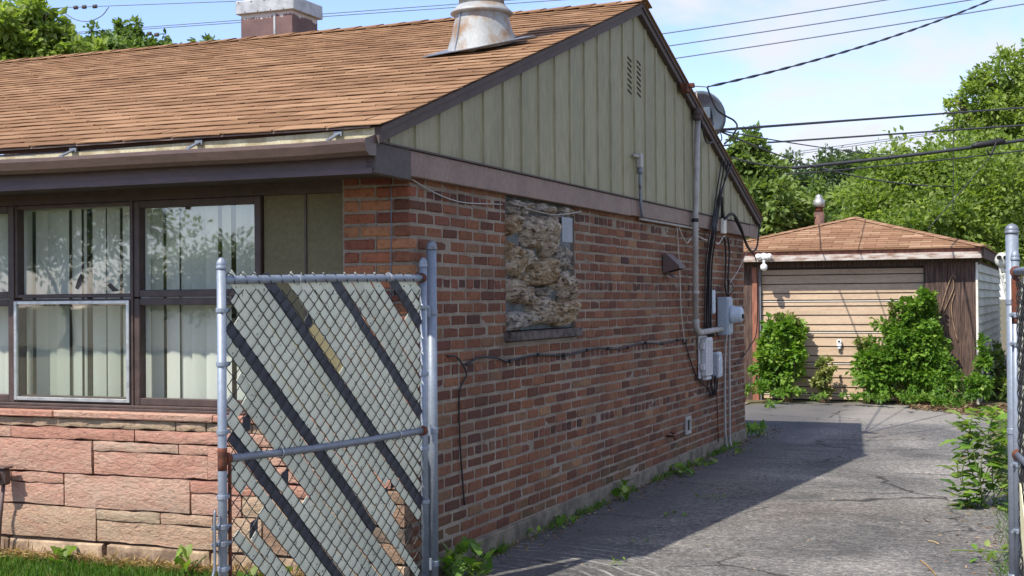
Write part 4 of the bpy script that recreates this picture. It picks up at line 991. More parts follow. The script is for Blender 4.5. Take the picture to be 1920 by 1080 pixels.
m = MB(); m.tube(curve([(.09, 6.22, .75), (.095, 6.22, .90), (.085, 6.27, .945)], 4), .01, 8); part('bracket', m, 'plastic_white', tb)
tb = thing('telecom_box', 'narrow white terminal box between the mast and the meter', 'box', (.05, 6.2, 1.33), 'utility boxes on the side wall')
m = MB(); m.cbox((X0, .065, 6.14, 6.24, 1.34, 1.56), .008, 0, 0); part('cover', m, 'plastic_blue', tb)
m = MB(); m.cbox((.0652, .069, 6.145, 6.235, 1.445, 1.452), .001, 0, 0); part('seam', m, 'plastic_white', tb)
tb = thing('telecom_box', 'small cream box fixed on the mauve frieze board', 'box', (.06, 6.75, 2.1), 'utility boxes on the side wall')
m = MB(); m.cbox((.052, .09, 6.50, 6.60, 2.105, 2.25), .005, 0, 0); part('cover', m, 'trim_white', tb)
hv = thing('dryer_vent', 'brown plastic vent hood jutting from the brick wall', 'vent', (.05, 4.75, 1.72))
m = MB(); m.add([(X0-.004, 4.66, 1.86), (X0-.004, 4.86, 1.86), (X0-.004, 4.86, 1.70), (X0-.004, 4.66, 1.70), (.035, 4.66, 1.86), (.035, 4.86, 1.86), (.15, 4.86, 1.755), (.15, 4.66, 1.755), (.15, 4.66, 1.735), (.15, 4.86, 1.735)],
      [(0, 1, 5, 4), (4, 5, 6, 7), (7, 6, 9, 8), (0, 4, 7, 8, 3), (1, 2, 9, 6, 5)]); part('hood', m, 'vent_brown', hv)
m = MB(); m.quad((X0, 4.67, 1.85), (X0, 4.85, 1.85), (X0, 4.85, 1.71), (X0, 4.67, 1.71)); part('duct_opening', m, 'dark', hv)
m = MB(); m.prism([(.02, 4.70, 1.70), (.02, 4.82, 1.70), (.09, 4.82, 1.655), (.09, 4.70, 1.655)], (0, 0, -.003)); part('flap', m, 'vent_brown', hv)
jb = thing('junction_box', 'small grey junction box with conduit on the olive gable', 'junction box', (.07, 3.9, 2.5))
m = MB(); m.cbox((GX+.002, .090, 3.80, 3.86, 2.50, 2.61), .006, 0, 0); part('box', m, 'pvc_grey', jb)
m = MB(); m.tube([(.06, 3.70, 2.585), (.07, 3.81, 2.585)], .012, 8); part('nipple', m, 'pvc_grey', jb, True)
m = MB(); m.lathe((.070, 3.83, 2.455), [(.018, 0), (.022, .01), (.022, .035), (.018, .048)], 12); part('fitting', m, 'galv_dull', jb, True)
m = MB(); m.tube(curve([(.070, 3.83, 2.46), (.070, 3.83, 2.35), (.070, 3.85, 2.2), (.068, 3.90, 2.12)], 4), .013, 8); part('conduit', m, 'galv_dull', jb, True)
m = MB(); m.tube([(.032, 3.93, 2.112), (.032, 5.4, 2.112), (.034, 5.75, 2.11)], .011, 8); part('conduit', m, 'pvc_grey', jb, True)
wv = thing('wall_vent', 'small pale rectangular weep vent low on the brick wall', 'vent', (.01, 5.41, .28))
m = MB(); m.cbox((.0, .02, 5.33, 5.36, .285, .44), .002, 0, 0); m.cbox((.0, .02, 5.46, 5.49, .285, .44), .002, 0, 0); m.cbox((.0, .02, 5.36, 5.46, .285, .315), .002, 0, 0); m.cbox((.0, .02, 5.36, 5.46, .41, .44), .002, 0, 0); part('frame', m, 'pvc_grey', wv)
m = MB(); m.box(.001, .006, 5.36, 5.46, .315, .41); part('grille', m, 'dark', wv)
hb = solo('hose_tap', (lambda m: (m.tube([(.0, 4.75, .33), (.06, 4.75, .33), (.085, 4.75, .30)], .012, 8), m.lathe((.06, 4.75, .345), [(.006, 0), (.03, .012), (.03, .018), (.006, .022)], 12), m)[-1])(MB()), 'rust', 'rusty hose tap low on the brick wall', 'tap')
for i, (y, z1) in enumerate(((6.78, 1.13), (6.92, 1.13))):
    m = MB(); m.tube(curve([(.035, y, z1), (.03, y-.03*(1-i), .98), (.028, y-.05*(1-i), .6), (.028, y-.04*(1-i), .12), (.04, y, .02)], 5), .011, 8)
    solo('ground_conduit', m, 'pvc_grey', ('left', 'right')[i]+' thin grey conduit running from the meter down to the ground', 'conduit', 'thin conduits below the meter', True)
# black cables bundled down the wall beside the mast
rgc = random.Random(4)
bl_lab = 'black cable in the bundle hanging beside the mast'
for i in range(7):
    y = 6.02+i*.022; x = .03+.014*(i % 3)
    top = (.07+.01*i, 6.55+.08*i, 2.86-.02*i) if i < 4 else (.065, 6.3+.05*i, 2.25)
    pts = [top, (.075+.006*i, 6.28+.06*(i % 3)+rgc.uniform(-.05, .05), 2.45), (.075, 6.10+.03*i, 2.2), (x+.04, y+rgc.uniform(-.02, .02), 2.08), (x, y+rgc.uniform(-.02, .02), 1.8), (x, y-.03+rgc.uniform(-.02, .02), 1.5), (x, y-.04+rgc.uniform(-.015, .015), 1.22), (x, 6.1+.02*i, 1.13)]
    cable(bl_lab, pts, .0085 if i % 2 else .007, 'black', group='black cable bundle beside the mast')
cable('thick black loop of cable curling over the frieze to the rear corner', [(.09, 6.5, 2.24), (.13, 6.68, 2.30), (.14, 6.95, 2.20), (.12, 7.3, 2.04), (.09, 7.62, 1.98), (.07, 7.78, 1.97)], .014)
cable('black cable drooping under the rear eave corner', [(.08, 8.15, 2.27), (.09, 7.95, 2.02), (.08, 7.7, 1.98), (.09, 7.3, 2.12), (.10, 6.9, 2.27)], .010)
cable('black cable dropping over the garage from the rear corner', [(.07, 7.76, 1.975), (.10, 7.88, 1.85), (.10, 7.92, 1.4), (.085, 7.9, 1.1), (.04, 7.78, .97), (.02, 7.5, .86), (.015, 7.2, .82)], .006)
for i, (y0, y1) in enumerate(((6.72, 6.80), (6.88, 6.92))):
    cable(('left', 'right')[i]+' black lead looping down to the top of the meter box', [(.03, y0+.02, 2.08), (.03, y0+.08, 1.95), (.028, y1, 1.75), (.03, y1-.03, 1.6), (.05, 6.78+.05*i, 1.495)], .010, 'black', group='leads above the meter')
for i in range(5):
    a = i*1.3; cable(('pale' if i % 2 else 'black')+' wire end in the tangle above the meter box', [(.05, 6.78, 1.50), (.09+.03*cos(a), 6.72+.10*sin(a), 1.57+.02*i), (.06+.02*sin(a), 6.80+.09*cos(a), 1.64), (.035, 6.82+.02*i, 1.60)], .004, 'cable_white' if i % 2 else 'black', group='wire ends above the meter')
cable('thin pale cable slanting from the meter towards the garage eave', [(.05, 6.84, 1.62), (.06, 7.2, 1.76), (.06, 7.74, 2.0), (-.2, 9.5, 2.02)], .005, 'cable_white')
for i in range(6):
    cable('black lead hanging below the telecom cabinets', [(.05+.01*(i % 2), 5.98+.07*i, .755), (.05, 5.98+.07*i+rgc.uniform(-.05, .05), .66), (.06, 6.05+.05*i, .60+.01*i), (.04, 6.15+.03*i, .57), (.03, 6.25+.03*i, .62)], .007, 'black', group='leads below the telecom cabinets')
cable('slack off white cable hanging down the brick wall past the vent hood', [(.02, 5.06, 2.115), (.02, 5.10, 1.95), (.018, 5.16, 1.6), (.16, 4.98, 1.80) if False else (.02, 5.16, 1.45), (.02, 5.20, 1.3), (.02, 5.28, 1.10)], .006, 'cable_white')
cable('white cable swagged from the conduit to the mast', [(.035, 5.08, 2.10), (.04, 5.17, 2.02), (.04, 5.32, 1.97), (.05, 5.44, 2.03)], .006, 'cable_white')
cable('white cable looping behind the black bundle under the frieze', [(.04, 5.55, 2.06), (.05, 5.96, 2.02), (.05, 6.15, 2.05), (.05, 6.4, 2.0), (.05, 6.6, 2.07), (.05, 6.7, 2.09)], .007, 'cable_white')
wz = ZB+15*C_-.014
pts = [(.016, .65, wz+.0), (.016, .85, wz+.035), (.014, 1.1, wz+.02), (.016, 1.24, wz-.006)]+[(.014+.004*sin(k*2.1), 1.4+k*.32, wz+.012*sin(k*1.7)) for k in range(12)]+[(.014, 5.27, wz+.004), (.014, 5.35, wz-.05), (.016, 5.5, .92), (.02, 5.72, .76), (.03, 6.0, .66)]
cable('black cable tacked along the dark brick course and dropping to the cabinets', pts, .0065)
for k in range(9): 
    m = MB(); m.lathe((.013, 1.28+k*.47, wz+.012*sin((k*.47-.12)/.32*1.7)), [(.012, 0), (.01, .02)], 8, (1, 0, 0)); solo('cable_clip', m, 'black', 'small black clip holding the cable on the brick course', 'clip', 'cable clips on the brick wall')
cable('loose black wire dropping down the brick wall near the gate post', [(.012, .42, wz+.06), (.02, .52, wz+.05), (.02, .62, wz-.01), (.016, .66, wz-.06), (.012, .575, wz-.15), (.012, .575, wz-.4), (.013, .60, wz-.6), (.012, .63, wz-.78)], .005)
cable('thin pale cable sagging along the top of the brick wall', [(.012, -.0, 2.11), (.014, .3, 2.055), (.014, .62, 2.03), (.014, 1.0, 2.045), (.014, 1.2, 2.055)], .0036, 'pvc_grey')
cable('thin pale wire sagging across the stone panel', [(.03, 1.29, 2.075), (.075, 1.6, 2.035), (.085, 1.9, 2.03), (.085, 2.25, 2.06), (.05, 2.52, 2.09)], .003, 'pvc_grey')
cable('thin wire running straight down the brick pier', [(-.10, -.006, 2.08), (-.105, -.006, 1.8), (-.108, -.006, 1.58), (-.11, -.006, 1.4)], .003, 'wire_grey')
cable('thin metal ground wire beside the conduits at the wall foot', [(.015, 6.45, .62), (.015, 6.47, .4), (.016, 6.5, .1)], .006, 'rust')
br = solo('rake_bracket', (lambda m: (m.cbox((.07, .13, 5.02, 5.16, 3.26, 3.33), .004, 0, 0), m.cbox((.10, .17, 5.10, 5.14, 3.30, 3.34), .004, 0, 0), m)[-1])(MB()), 'rust', 'rusty bracket on the rear rake board above the mast', 'bracket')
# satellite dish behind the rake
sd = thing('satellite_dish', 'grey satellite dish seen from behind on the rear roof slope', 'satellite dish', (-.15, 6.4, 2.9))
c = at(1325, 212, 13.05); nrm = (Vector((.34, .86, .36))).normalized(); a_ = nrm.orthogonal().normalized(); vert = (Vector((0, 0, 1))-nrm*nrm.z).normalized(); hor = vert.cross(nrm)
m = MB(); nr, ns = 5, 32
for side in (0, 1):
    for i in range(nr+1):
        f = i/nr
        for k in range(ns):
            a = 2*pi*k/ns; m.v.append(tuple(c+hor*(.25*f*cos(a))+vert*(.235*f*sin(a))+nrm*(-.055*f*f+(.006 if side else 0))))
o2 = (nr+1)*ns
for side in (0, 1):
    for i in range(nr):
        for k in range(ns): m.f.append(tuple(side*o2+q for q in (i*ns+k, i*ns+(k+1) % ns, (i+1)*ns+(k+1) % ns, (i+1)*ns+k)))
for k in range(ns): m.f.append((nr*ns+k, nr*ns+(k+1) % ns, o2+nr*ns+(k+1) % ns, o2+nr*ns+k))
m.r = [0]*len(m.f); part('reflector', m, 'dish', sd, True)
m = MB(); m.tube([c+nrm*.0, c+nrm*.05-vert*.03, Vector((-.12, c.y+.05, roofz(c.y)+.02))], .018, 10); part('mast', m, 'dish', sd, True)
m = MB(); m.tube(curve([c-vert*.2, c-vert*.26-nrm*.15, c-vert*.16-nrm*.34], 4), .012, 8); m.cbox((*sorted((c.x-.03-.3*nrm.x, c.x+.03-.3*nrm.x)), c.y-.03-.3*nrm.y, c.y+.03-.3*nrm.y, c.z-.24, c.z-.18), .005, 0, 0); part('feed_arm', m, 'dish', sd)
m = MB(); m.cbox((c.x-.02, c.x+.05, c.y-.05, c.y+.05, c.z-.06, c.z+.05), .006, 0, 0); part('bracket', m, 'dish', sd)
# outlet on a post by the stone wall
po = thing('outlet_post', 'brown weatherproof outlet box on a thin pipe before the sandstone wall', 'outlet', (-2.56, -.16, 0))
m = MB(); m.tube([(-2.60, -.15, -.05), (-2.575, -.15, .25), (-2.55, -.15, .44)], .011, 8); part('pipe', m, 'vent_brown', po, True)
m = MB(); m.cbox((-2.595, -2.515, -.185, -.12, .44, .535), .012, 0, 0); m.lathe((-2.565, -.185, .495), [(.034, 0), (.034, .02), (.026, .03)], 18, (0, -1, 0)); part('box', m, 'vent_brown', po)
m = MB(); m.cbox((-2.60, -2.50, -.20, -.12, .537, .548), .003, 0, 0); part('hood', m, 'vent_brown', po)
#@@GARAGE
# ------------------------------------------------------------------ garage
ga = thing('garage', 'small detached garage with tan plank door and brown hipped roof', 'garage', (.3, 16.0, 0))
GY, GXL, GXR, GB = 13.3, -2.0, 1.97, 19.5
EZ0, EZ1 = 2.0, 2.155; EXL, EXR, EY = -1.92, 2.07, 13.05; APX, APY, APZ = .10, 14.95, 2.70
w = MB(); w.box(GXL, GXL+.1, GY, GB, -.05, 2.0); w.box(GXL, GXR, GB-.1, GB, -.05, 2.0); w.box(GXR-.1, GXR-.02, GY+.02, GB, -.05, 2.0); w.box(GXL+.1, GXR-.1, GY+1.5, GY+1.55, -.05, 1.99); part('walls', w, 'wood_grey', ga)
# door sections and planks (four sections, four boards each)
dx0, dx1 = -1.02, 1.27; z = 1.885; sec = .447; hs = (.085, .130, .136, .096)
k = 0
while z > .05:
    h = hs[k % 4]; z0 = max(z-h+.014, .0); lean = .004
    m = MB()
    for i in range(1): m.prism([(dx0+.01, GY+.06, z0), (dx0+.01, GY+.085, z0), (dx0+.01, GY+.085, z), (dx0+.01, GY+.075, z)], (dx1-dx0-.02, 0, 0))
    part('door_plank', m, 'door_tan', ga)
    if k % 4 == 0 and k:
        m = MB(); m.box(dx0+.01, dx1-.01, GY+.058, GY+.066, z-.014, z-.003); part('section_edge', m, 'door_edge', ga)
    z -= h; k += 1
m = MB(); m.box(dx0-.02, dx1+.02, GY+.0855, GY+.10, 0, 1.92); part('door_backing', m, 'soffit', ga)
m = MB(); m.cbox((-1.135, -1.04, GY-.02, GY+.08, -.05, 1.93), .006, 0, .001); part('door_post', m, 'wood_red', ga)
m = MB(); m.box(-1.038, -1.012, GY+.01, GY+.06, 0, 1.91); part('door_track', m, 'galv_dull', ga)
m = MB(); m.box(GXL, -1.14, GY, GY+.05, -.05, 1.98); part('front_board', m, 'wood_grey', ga)
xb = 1.275; bw_ = (.145, .165, .17, .205)
for i, b in enumerate(bw_):
    m = MB(); m.cbox((xb+.004, xb+b, GY-.005-.004*(i % 2), GY+.03, .12+.05*random.random() if i != 3 else .30, 1.955), .004, 0, .002); part('front_plank', m, 'wood_grey', ga); xb += b
m = MB(); m.box(1.27, 1.96, GY+.031, GY+.05, 0, 1.96); part('front_board', m, 'soffit', ga)
m = MB(); m.box(-1.95, 2.0, GY-.003, GY+.06, 1.915, 2.0); part('door_header', m, 'wood_grey', ga)
m = MB(); m.cbox((1.955, 1.985, GY-.03, GY+.02, .1, 1.95), .003, 0, .001); part('corner_trim', m, 'trim_white', ga)
k = 0; z = 1.94
while z > .05:
    m = MB(); m.prism([(GXR-.02, GY+.02, z), (GXR+.0, GY+.02, z), (GXR+.034, GY+.02, z-.121), (GXR-.02, GY+.02, z-.128)], (0, GB-GY-.04, 0)); part('side_plank', m, 'side_plank', ga); z -= .118
# fascia, hip roof
m = MB(); m.cbox((EXL, EXR-.024, EY, EY+.025, EZ0, EZ0+.085), .004, 0, .003); part('fascia_board', m, 'wood_peel', ga)
m = MB(); m.cbox((EXL, EXR-.024, EY+.006, EY+.027, EZ0+.087, EZ1-.005), .003, 0, .002); part('fascia_board', m, 'wood_red', ga)
m = MB(); m.cbox((EXR-.022, EXR+.003, EY, GB+.2, EZ0, EZ1-.005), .004, 0, .003); part('fascia_board', m, 'wood_grey', ga)
m = MB(); m.box(EXL, EXR-.03, EY+.03, GY+.4, EZ0+.03, EZ0+.04); m.box(GXR-.02, EXR-.03, GY+.4, GB+.2, EZ0+.03, EZ0+.04); part('soffit', m, 'wood_grey', ga)
gr = thing('roof', '', '', (APX, APY, EZ1)); del gr['label'], gr['category']; attach(gr, ga)
A_ = Vector((APX, APY, APZ)); B_ = Vector((APX, GB+.2-1.9, APZ)); e1, e2, e3, e4 = Vector((EXL-.03, EY-.03, EZ1)), Vector((EXR+.03, EY-.03, EZ1)), Vector((EXR+.03, GB+.23, EZ1)), Vector((EXL-.03, GB+.23, EZ1))
m = MB(); dn = Vector((0, 0, -.012)); vs_ = [e1, e2, e3, e4, A_, B_]
m.add(vs_+[v+dn for v in vs_], [(0, 1, 4), (1, 2, 5, 4), (2, 3, 5), (3, 0, 4, 5), (6, 10, 7), (7, 10, 11, 8), (8, 11, 9), (9, 11, 10, 6), (0, 6, 7, 1), (1, 7, 8, 2), (2, 8, 9, 3), (3, 9, 6, 0)]); part('roof_deck', m, 'shingle_g', gr)
up_ = (A_-Vector((APX, EY-.03, EZ1))); slen = up_.length; up_.normalize(); nrm = Vector((1, 0, 0)).cross(up_); nrow2 = 16; ex = slen/nrow2
for r in range(nrow2):
    s0, s1 = r*ex, (r+1)*ex
    def xl(s): return e1.x+(A_.x-e1.x)*s/slen
    def xr(s): return e2.x+(A_.x-e2.x)*s/slen
    x = e1.x-.3+(.15 if r % 2 else 0)+random.uniform(-.02, .02)
    while x < e2.x:
        a, b = x+.004, x+.300; x += .304
        a0, b0, a1, b1 = max(a, xl(s0)), min(b, xr(s0)), max(a, xl(s1)), min(b, xr(s1))
        if b0-a0 < .03: continue
        if b1 < a1: a1 = b1 = min(max((a1+b1)/2, a0), b0)
        lf = .010+random.uniform(-.002, .005); m = MB()
        def P_(xx, s, h): return Vector((xx, EY-.03, EZ1))+up_*s+nrm*h
        m.add([P_(a0, s0, lf), P_(b0, s0, lf), P_(b1, s1, .004), P_(a1, s1, .004), P_(a0, s0, lf-.008), P_(b0, s0, lf-.008), P_(b1, s1, .001), P_(a1, s1, .001)],
              [(0, 1, 2, 3), (4, 7, 6, 5), (0, 4, 5, 1), (1, 5, 6, 2), (0, 3, 7, 4)])
        o = part('shingle', m, 'shingle_g', gr)
for (p, q) in ((e1, A_), (e2, A_), (A_, B_)):
    n = int((q-p).length/.16); dv = (q-p).normalized(); sd_ = dv.cross(Vector((0, 0, 1))).normalized()
    for i in range(n):
        a = p+(q-p)*(i/n); b = p+(q-p)*((i+1.25)/n); hh = Vector((0, 0, .022)); h2 = Vector((0, 0, .012)); sl = Vector((0, 0, -.02))
        m = MB(); m.add([a+hh-sd_*.11+sl, a+hh, a+hh+sd_*.11+sl, b+h2-sd_*.11+sl, b+h2, b+h2+sd_*.11+sl, a+hh-sd_*.11+sl*1.4, a+sd_*0+h2*.7, a+hh+sd_*.11+sl*1.4], [(0, 1, 4, 3), (1, 2, 5, 4), (0, 6, 7, 1), (1, 7, 8, 2)]); part('hip_cap', m, 'shingle_g', gr)
fl = thing('flue', '', '', (-.8, 18, 2.3)); del fl['label'], fl['category']; attach(fl, ga)
pb = at(1536, 415, 23.5)
m = MB(); m.tube([(pb.x, pb.y, 2.2), (pb.x, pb.y, pb.z+.16)], .088, 16); part('pipe', m, 'rust_flue', fl, True)
m = MB(); m.tube([(pb.x, pb.y, pb.z+.16), (pb.x, pb.y, pb.z+.27)], .07, 14); part('collar', m, 'rust', fl, True)
m = MB(); m.lathe((pb.x, pb.y, pb.z+.25), [(.10, 0), (.10, .12), (.07, .13), (.05, .2), (.01, .22)], 16); part('cap', m, 'cap_white', fl, True)
# things fixed to the garage
fd = thing('floodlight', 'white twin floodlight camera under the garage eave', 'light', (-.9, 13.0, 1.8))
c = on_y(1433, 488, EY-.03)
for s_ in (-1, 1):
    m = MB(); m.lathe(c+Vector((s_*.035, -.02, .045)), [(.03, 0), (.045, .02), (.042, .07), (.03, .085)], 14, (s_*.85, -.45, .12)); part('lamp_head', m, 'plastic_bright', fd, True)
m = MB(); m.lathe(c+Vector((0, -.01, .055)), [(.05, 0), (.05, .03), (.04, .045)], 16, (0, -1, 0)); m.tube([c+Vector((0, -.02, .04)), c+Vector((0, -.03, -.07))], .02, 8); part('mount', m, 'plastic_bright', fd, True)
m = MB(); m.lathe(c+Vector((0, -.03, -.10)), [(.02, -.05), (.045, -.03), (.052, 0), (.045, .03), (.02, .05)], 14); part('camera', m, 'plastic_bright', fd, True)
dc = thing('security_camera', 'small white camera with black lens on the garage door', 'camera', (.2, 13.3, .85))
c = on_y(1574, 643, GY+.05)
m = MB(); m.cbox((c.x-.036, c.x+.036, c.y-.035, c.y-.005, c.z-.05, c.z+.03), .01, 0, 0); m.lathe(c+Vector((0, -.005, .02)), [(.036, 0), (.036, .03), (.03, .035)], 18, (0, -1, 0)); part('body', m, 'plastic_bright', dc)
m = MB(); m.lathe(c+Vector((0, -.041, .022)), [(.015, 0), (.013, .004)], 12, (0, -1, 0)); part('lens', m, 'dark', dc)
m = MB(); m.lathe(c+Vector((0, -.02, -.085)), [(.032, 0), (.026, .012), (.012, .03)], 14); part('stand', m, 'plastic_blue', dc, True)
# slatted fence running back past the garage
fe = thing('slatted_fence', 'dark wire fence with the bright background in its gaps made as white strips, behind the right gate post', 'fence', (2.9, 17, 0))
for i, y in enumerate(np.arange(13.6, 19.2, .62)):
    m = MB(); m.cbox((2.33, 2.37, y, y+.05, 0, 1.75), .005, 0, 0); part('fence_post', m, 'slate', fe)
    for j in range(3):
        m = MB(); m.prism([(2.35, y+.09+j*.16, .2+.1*((i+j) % 3)), (2.35, y+.19+j*.16, .2), (2.35, y+.19+j*.16, 1.55-.08*((i*2+j) % 3)), (2.35, y+.09+j*.16, 1.62)], (.008, 0, 0)); part('slat', m, 'plastic_bright', fe)  # white strips stand in for the bright background seen between the slats
for z in (.15, .9, 1.68):
    m = MB(); m.box(2.338, 2.349, 13.6, 19.2, z, z+.03); part('rail', m, 'slate', fe)
#@@PLANTS
# ------------------------------------------------------------------ plants
def leaf_into(mb, p, d, s, rg, wid=.45, fold=.25):
    """one folded leaf: p base, d direction, s length"""
    d = d.normalized(); n = Vector((rg.gauss(0, .5), rg.gauss(0, .5), 1)).normalized(); sd_ = d.cross(n)
    if sd_.length < .1: sd_ = d.orthogonal()
    sd_.normalize(); n = sd_.cross(d)
    q = p+d*s*.5+n*s*.02
    mb.add([p, q+sd_*s*wid*.5+n*s*fold*.3, p+d*s-n*s*.08, q-sd_*s*wid*.5+n*s*fold*.3], [(0, 1, 2), (0, 2, 3)], rg.random()*.999+.0005)
def leaves_np(P, D, Sz, wid, r, fold=.2):
    """vectorised leaves -> arrays of vertices (N*4,3), faces"""
    N = len(P); D = D/np.linalg.norm(D, axis=1, keepdims=True); up = rng.normal(0, .6, (N, 3)); up[:, 2] += 1
    sd_ = np.cross(D, up); sd_ /= np.linalg.norm(sd_, axis=1, keepdims=True)+1e-9; n = np.cross(sd_, D); s = Sz[:, None]
    mid = P+D*s*.5
    V = np.stack([P, mid+sd_*s*wid*.5+n*s*fold*.35, P+D*s-n*s*.1, mid-sd_*s*wid*.5+n*s*fold*.35], 1).reshape(-1, 3)
    return V
def foliage_mesh(name, V, r, mat):
    N = len(V)//4; me = bpy.data.meshes.new(name)
    me.vertices.add(N*4); me.vertices.foreach_set('co', V.astype(np.float32).ravel())
    me.loops.add(N*6); me.polygons.add(N*2); b = np.arange(N)*4
    idx = np.stack([b, b+1, b+2, b, b+2, b+3], 1).ravel()
    me.loops.foreach_set('vertex_index', idx.astype(np.int32)); me.polygons.foreach_set('loop_start', (np.arange(N*2)*3).astype(np.int32))
    me.update(calc_edges=True); me.attributes.new('rnd', 'FLOAT', 'FACE').data.foreach_set('value', np.repeat(r, 2).astype(np.float32))
    me.materials.append(M_[mat]); me.validate(); return me
def crown_points(blobs, n, shell=.55):
    """leaf positions clustered in small sprays spread through the crown's lobes"""
    vols = np.array([b[3]*b[4]*b[5] for b in blobs])**.8; cnt = (vols/vols.sum()*n).astype(int); P, D, T = [], [], []
    for (x, y, z, rx, ry, rz), k in zip(blobs, cnt):
        if k < 8: continue
        ns = max(4, k//42); tone = rng.random(ns); u = rng.normal(0, 1, (ns, 3)); u /= np.linalg.norm(u, axis=1, keepdims=True)
        rad = shell+(1.05-shell)*rng.random(ns)**.6; cen = u*rad[:, None]*(1+.27*rng.normal(0, 1, (ns, 1)))
        w_ = rng.integers(0, ns, k); off = rng.normal(0, .125, (k, 3)); p = cen[w_]+off
        T.append((tone[w_]*.62+rng.random(k)*.36+.01))
        P.append(np.array([x, y, z])+p*np.array([rx, ry, rz])); D.append(u[w_]*.6+off*4+rng.normal(0, .5, (k, 3))+np.array([0, 0, -.25]))
    crown_points.tone = np.concatenate(T); return np.concatenate(P), np.concatenate(D)
def tree(label, base, trunk_h, trunk_r, blobs, n, size, mat, group='trees beyond the garage', wid=.55, name='tree', limbs=None, shell=.5):
    t_ = thing(name, label, 'tree', base, group); b = Vector(base); rg = random.Random(len(label)+int(n))
    m = MB(); top = b+Vector((rg.uniform(-.2, .2), 0, trunk_h)); pts = [b-Vector((0, 0, .1)), b+(top-b)*.4+Vector((rg.uniform(-.15, .15), 0, 0)), top]
    m.tube(curve(pts, 4), [trunk_r*(1-.05*i) for i in range(9)], 10)
    for (x, y, z, rx, ry, rz) in blobs:
        c = Vector((x, y, z)); s = b+(top-b)*rg.uniform(.55, 1.0); mid = s.lerp(c, .5)+Vector((rg.uniform(-.1, .1)*rx, rg.uniform(-.1, .1)*ry, .15*rz))
        m.tube(curve([s, mid, c], 4), [trunk_r*f for f in np.linspace(.42, .10, 9)], 7)
        for k in range(5):
            u = Vector((rg.gauss(0, 1), rg.gauss(0, 1), rg.gauss(.2, 1))).normalized(); e = c+Vector((u.x*rx, u.y*ry, u.z*rz))*.85; m.tube([mid.lerp(c, rg.random()), c.lerp(e, .5)+Vector((0, 0, .05*rz)), e], [trunk_r*.13, trunk_r*.08, trunk_r*.03], 5)
    part('trunk', m, 'bark', t_, True)
    P, D = crown_points(blobs, n, shell); r = crown_points.tone; sz = size*(.65+.7*rng.random(len(P)))
    me = foliage_mesh('crown', leaves_np(P-np.array(b), D, sz, wid, r), r, mat); o = obj('crown', me, t_, b); o['kind'] = 'stuff'
    return t_
def blob(px, py, depth, wpx, hpx, dd=None):
    c = at(px, py, depth); k = depth/FPX; return (c.x, c.y, c.z, wpx*k, (dd or wpx*k), hpx*k)
def base_of(px, depth): c = at(px, 540, depth); return (c.x, c.y, 0)
# right: bright tree behind the garage
D1 = 30.
tree('broad bright green tree filling the view behind the garage roof', base_of(1740, D1), 2.2, .22, [blob(1700, 380, D1, 95, 70), blob(1650, 420, D1-1, 60, 55), blob(1780, 350, D1, 95, 75), blob(1850, 400, D1-1.5, 85, 95), blob(1760, 430, D1-2, 90, 50), blob(1900, 330, D1, 70, 60), blob(1640, 360, D1+.5, 45, 32), blob(1720, 330, D1+1, 60, 35), blob(1930, 430, D1-1, 70, 60), blob(1820, 470, D1-2, 90, 40), blob(1960, 380, D1, 60, 90)], 62000, .13, 'leaf_bright')
D2 = 38.
tree('tall loose green tree rising above the others at the right edge', base_of(1930, D2), 7.5, .26, [blob(1850, 195, D2, 62, 48), blob(1905, 150, D2, 62, 50), blob(1810, 230, D2, 38, 22), blob(1870, 260, D2, 72, 46), blob(1800, 300, D2, 35, 20), blob(1950, 220, D2, 80, 90), blob(1835, 150, D2, 26, 22), blob(1925, 110, D2, 35, 30), blob(1790, 190, D2, 22, 12), blob(1860, 320, D2, 60, 30), blob(1960, 310, D2, 60, 40)], 17000, .15, 'leaf_bright', shell=.25)
D3 = 62.
tree('distant dark green tree in the gap above the garage ridge', base_of(1600, D3), 4., .35, [blob(1560, 340, D3, 65, 40), blob(1630, 315, D3, 50, 26), blob(1510, 370, D3, 55, 36), blob(1670, 340, D3, 45, 32), blob(1600, 370, D3, 75, 45), blob(1550, 400, D3, 60, 40), blob(1620, 410, D3, 60, 35)], 26000, .26, 'leaf_dark')
D4 = 24.
tree('mid green tree close behind the rear corner of the house roof', base_of(1400, D4), 2., .16, [blob(1405, 280, D4, 34, 22), blob(1430, 330, D4, 45, 16), blob(1420, 300, D4, 34, 16), blob(1400, 390, D4, 80, 45), blob(1450, 395, D4, 60, 38), blob(1395, 330, D4, 40, 40), blob(1500, 420, D4, 40, 28), blob(1475, 370, D4+1, 32, 22), blob(1380, 440, D4, 90, 40)], 26000, .12, 'leaf_mid')
D5 = 34.
tree('dense green thicket tree left of the garage chimney pipe', base_of(1510, D5), 2., .18, [blob(1480, 400, D5, 70, 35), blob(1540, 400, D5, 50, 45), blob(1590, 420, D5, 60, 30), blob(1430, 420, D5, 70, 40), blob(1520, 440, D5, 90, 40)], 22000, .15, 'leaf_mid')
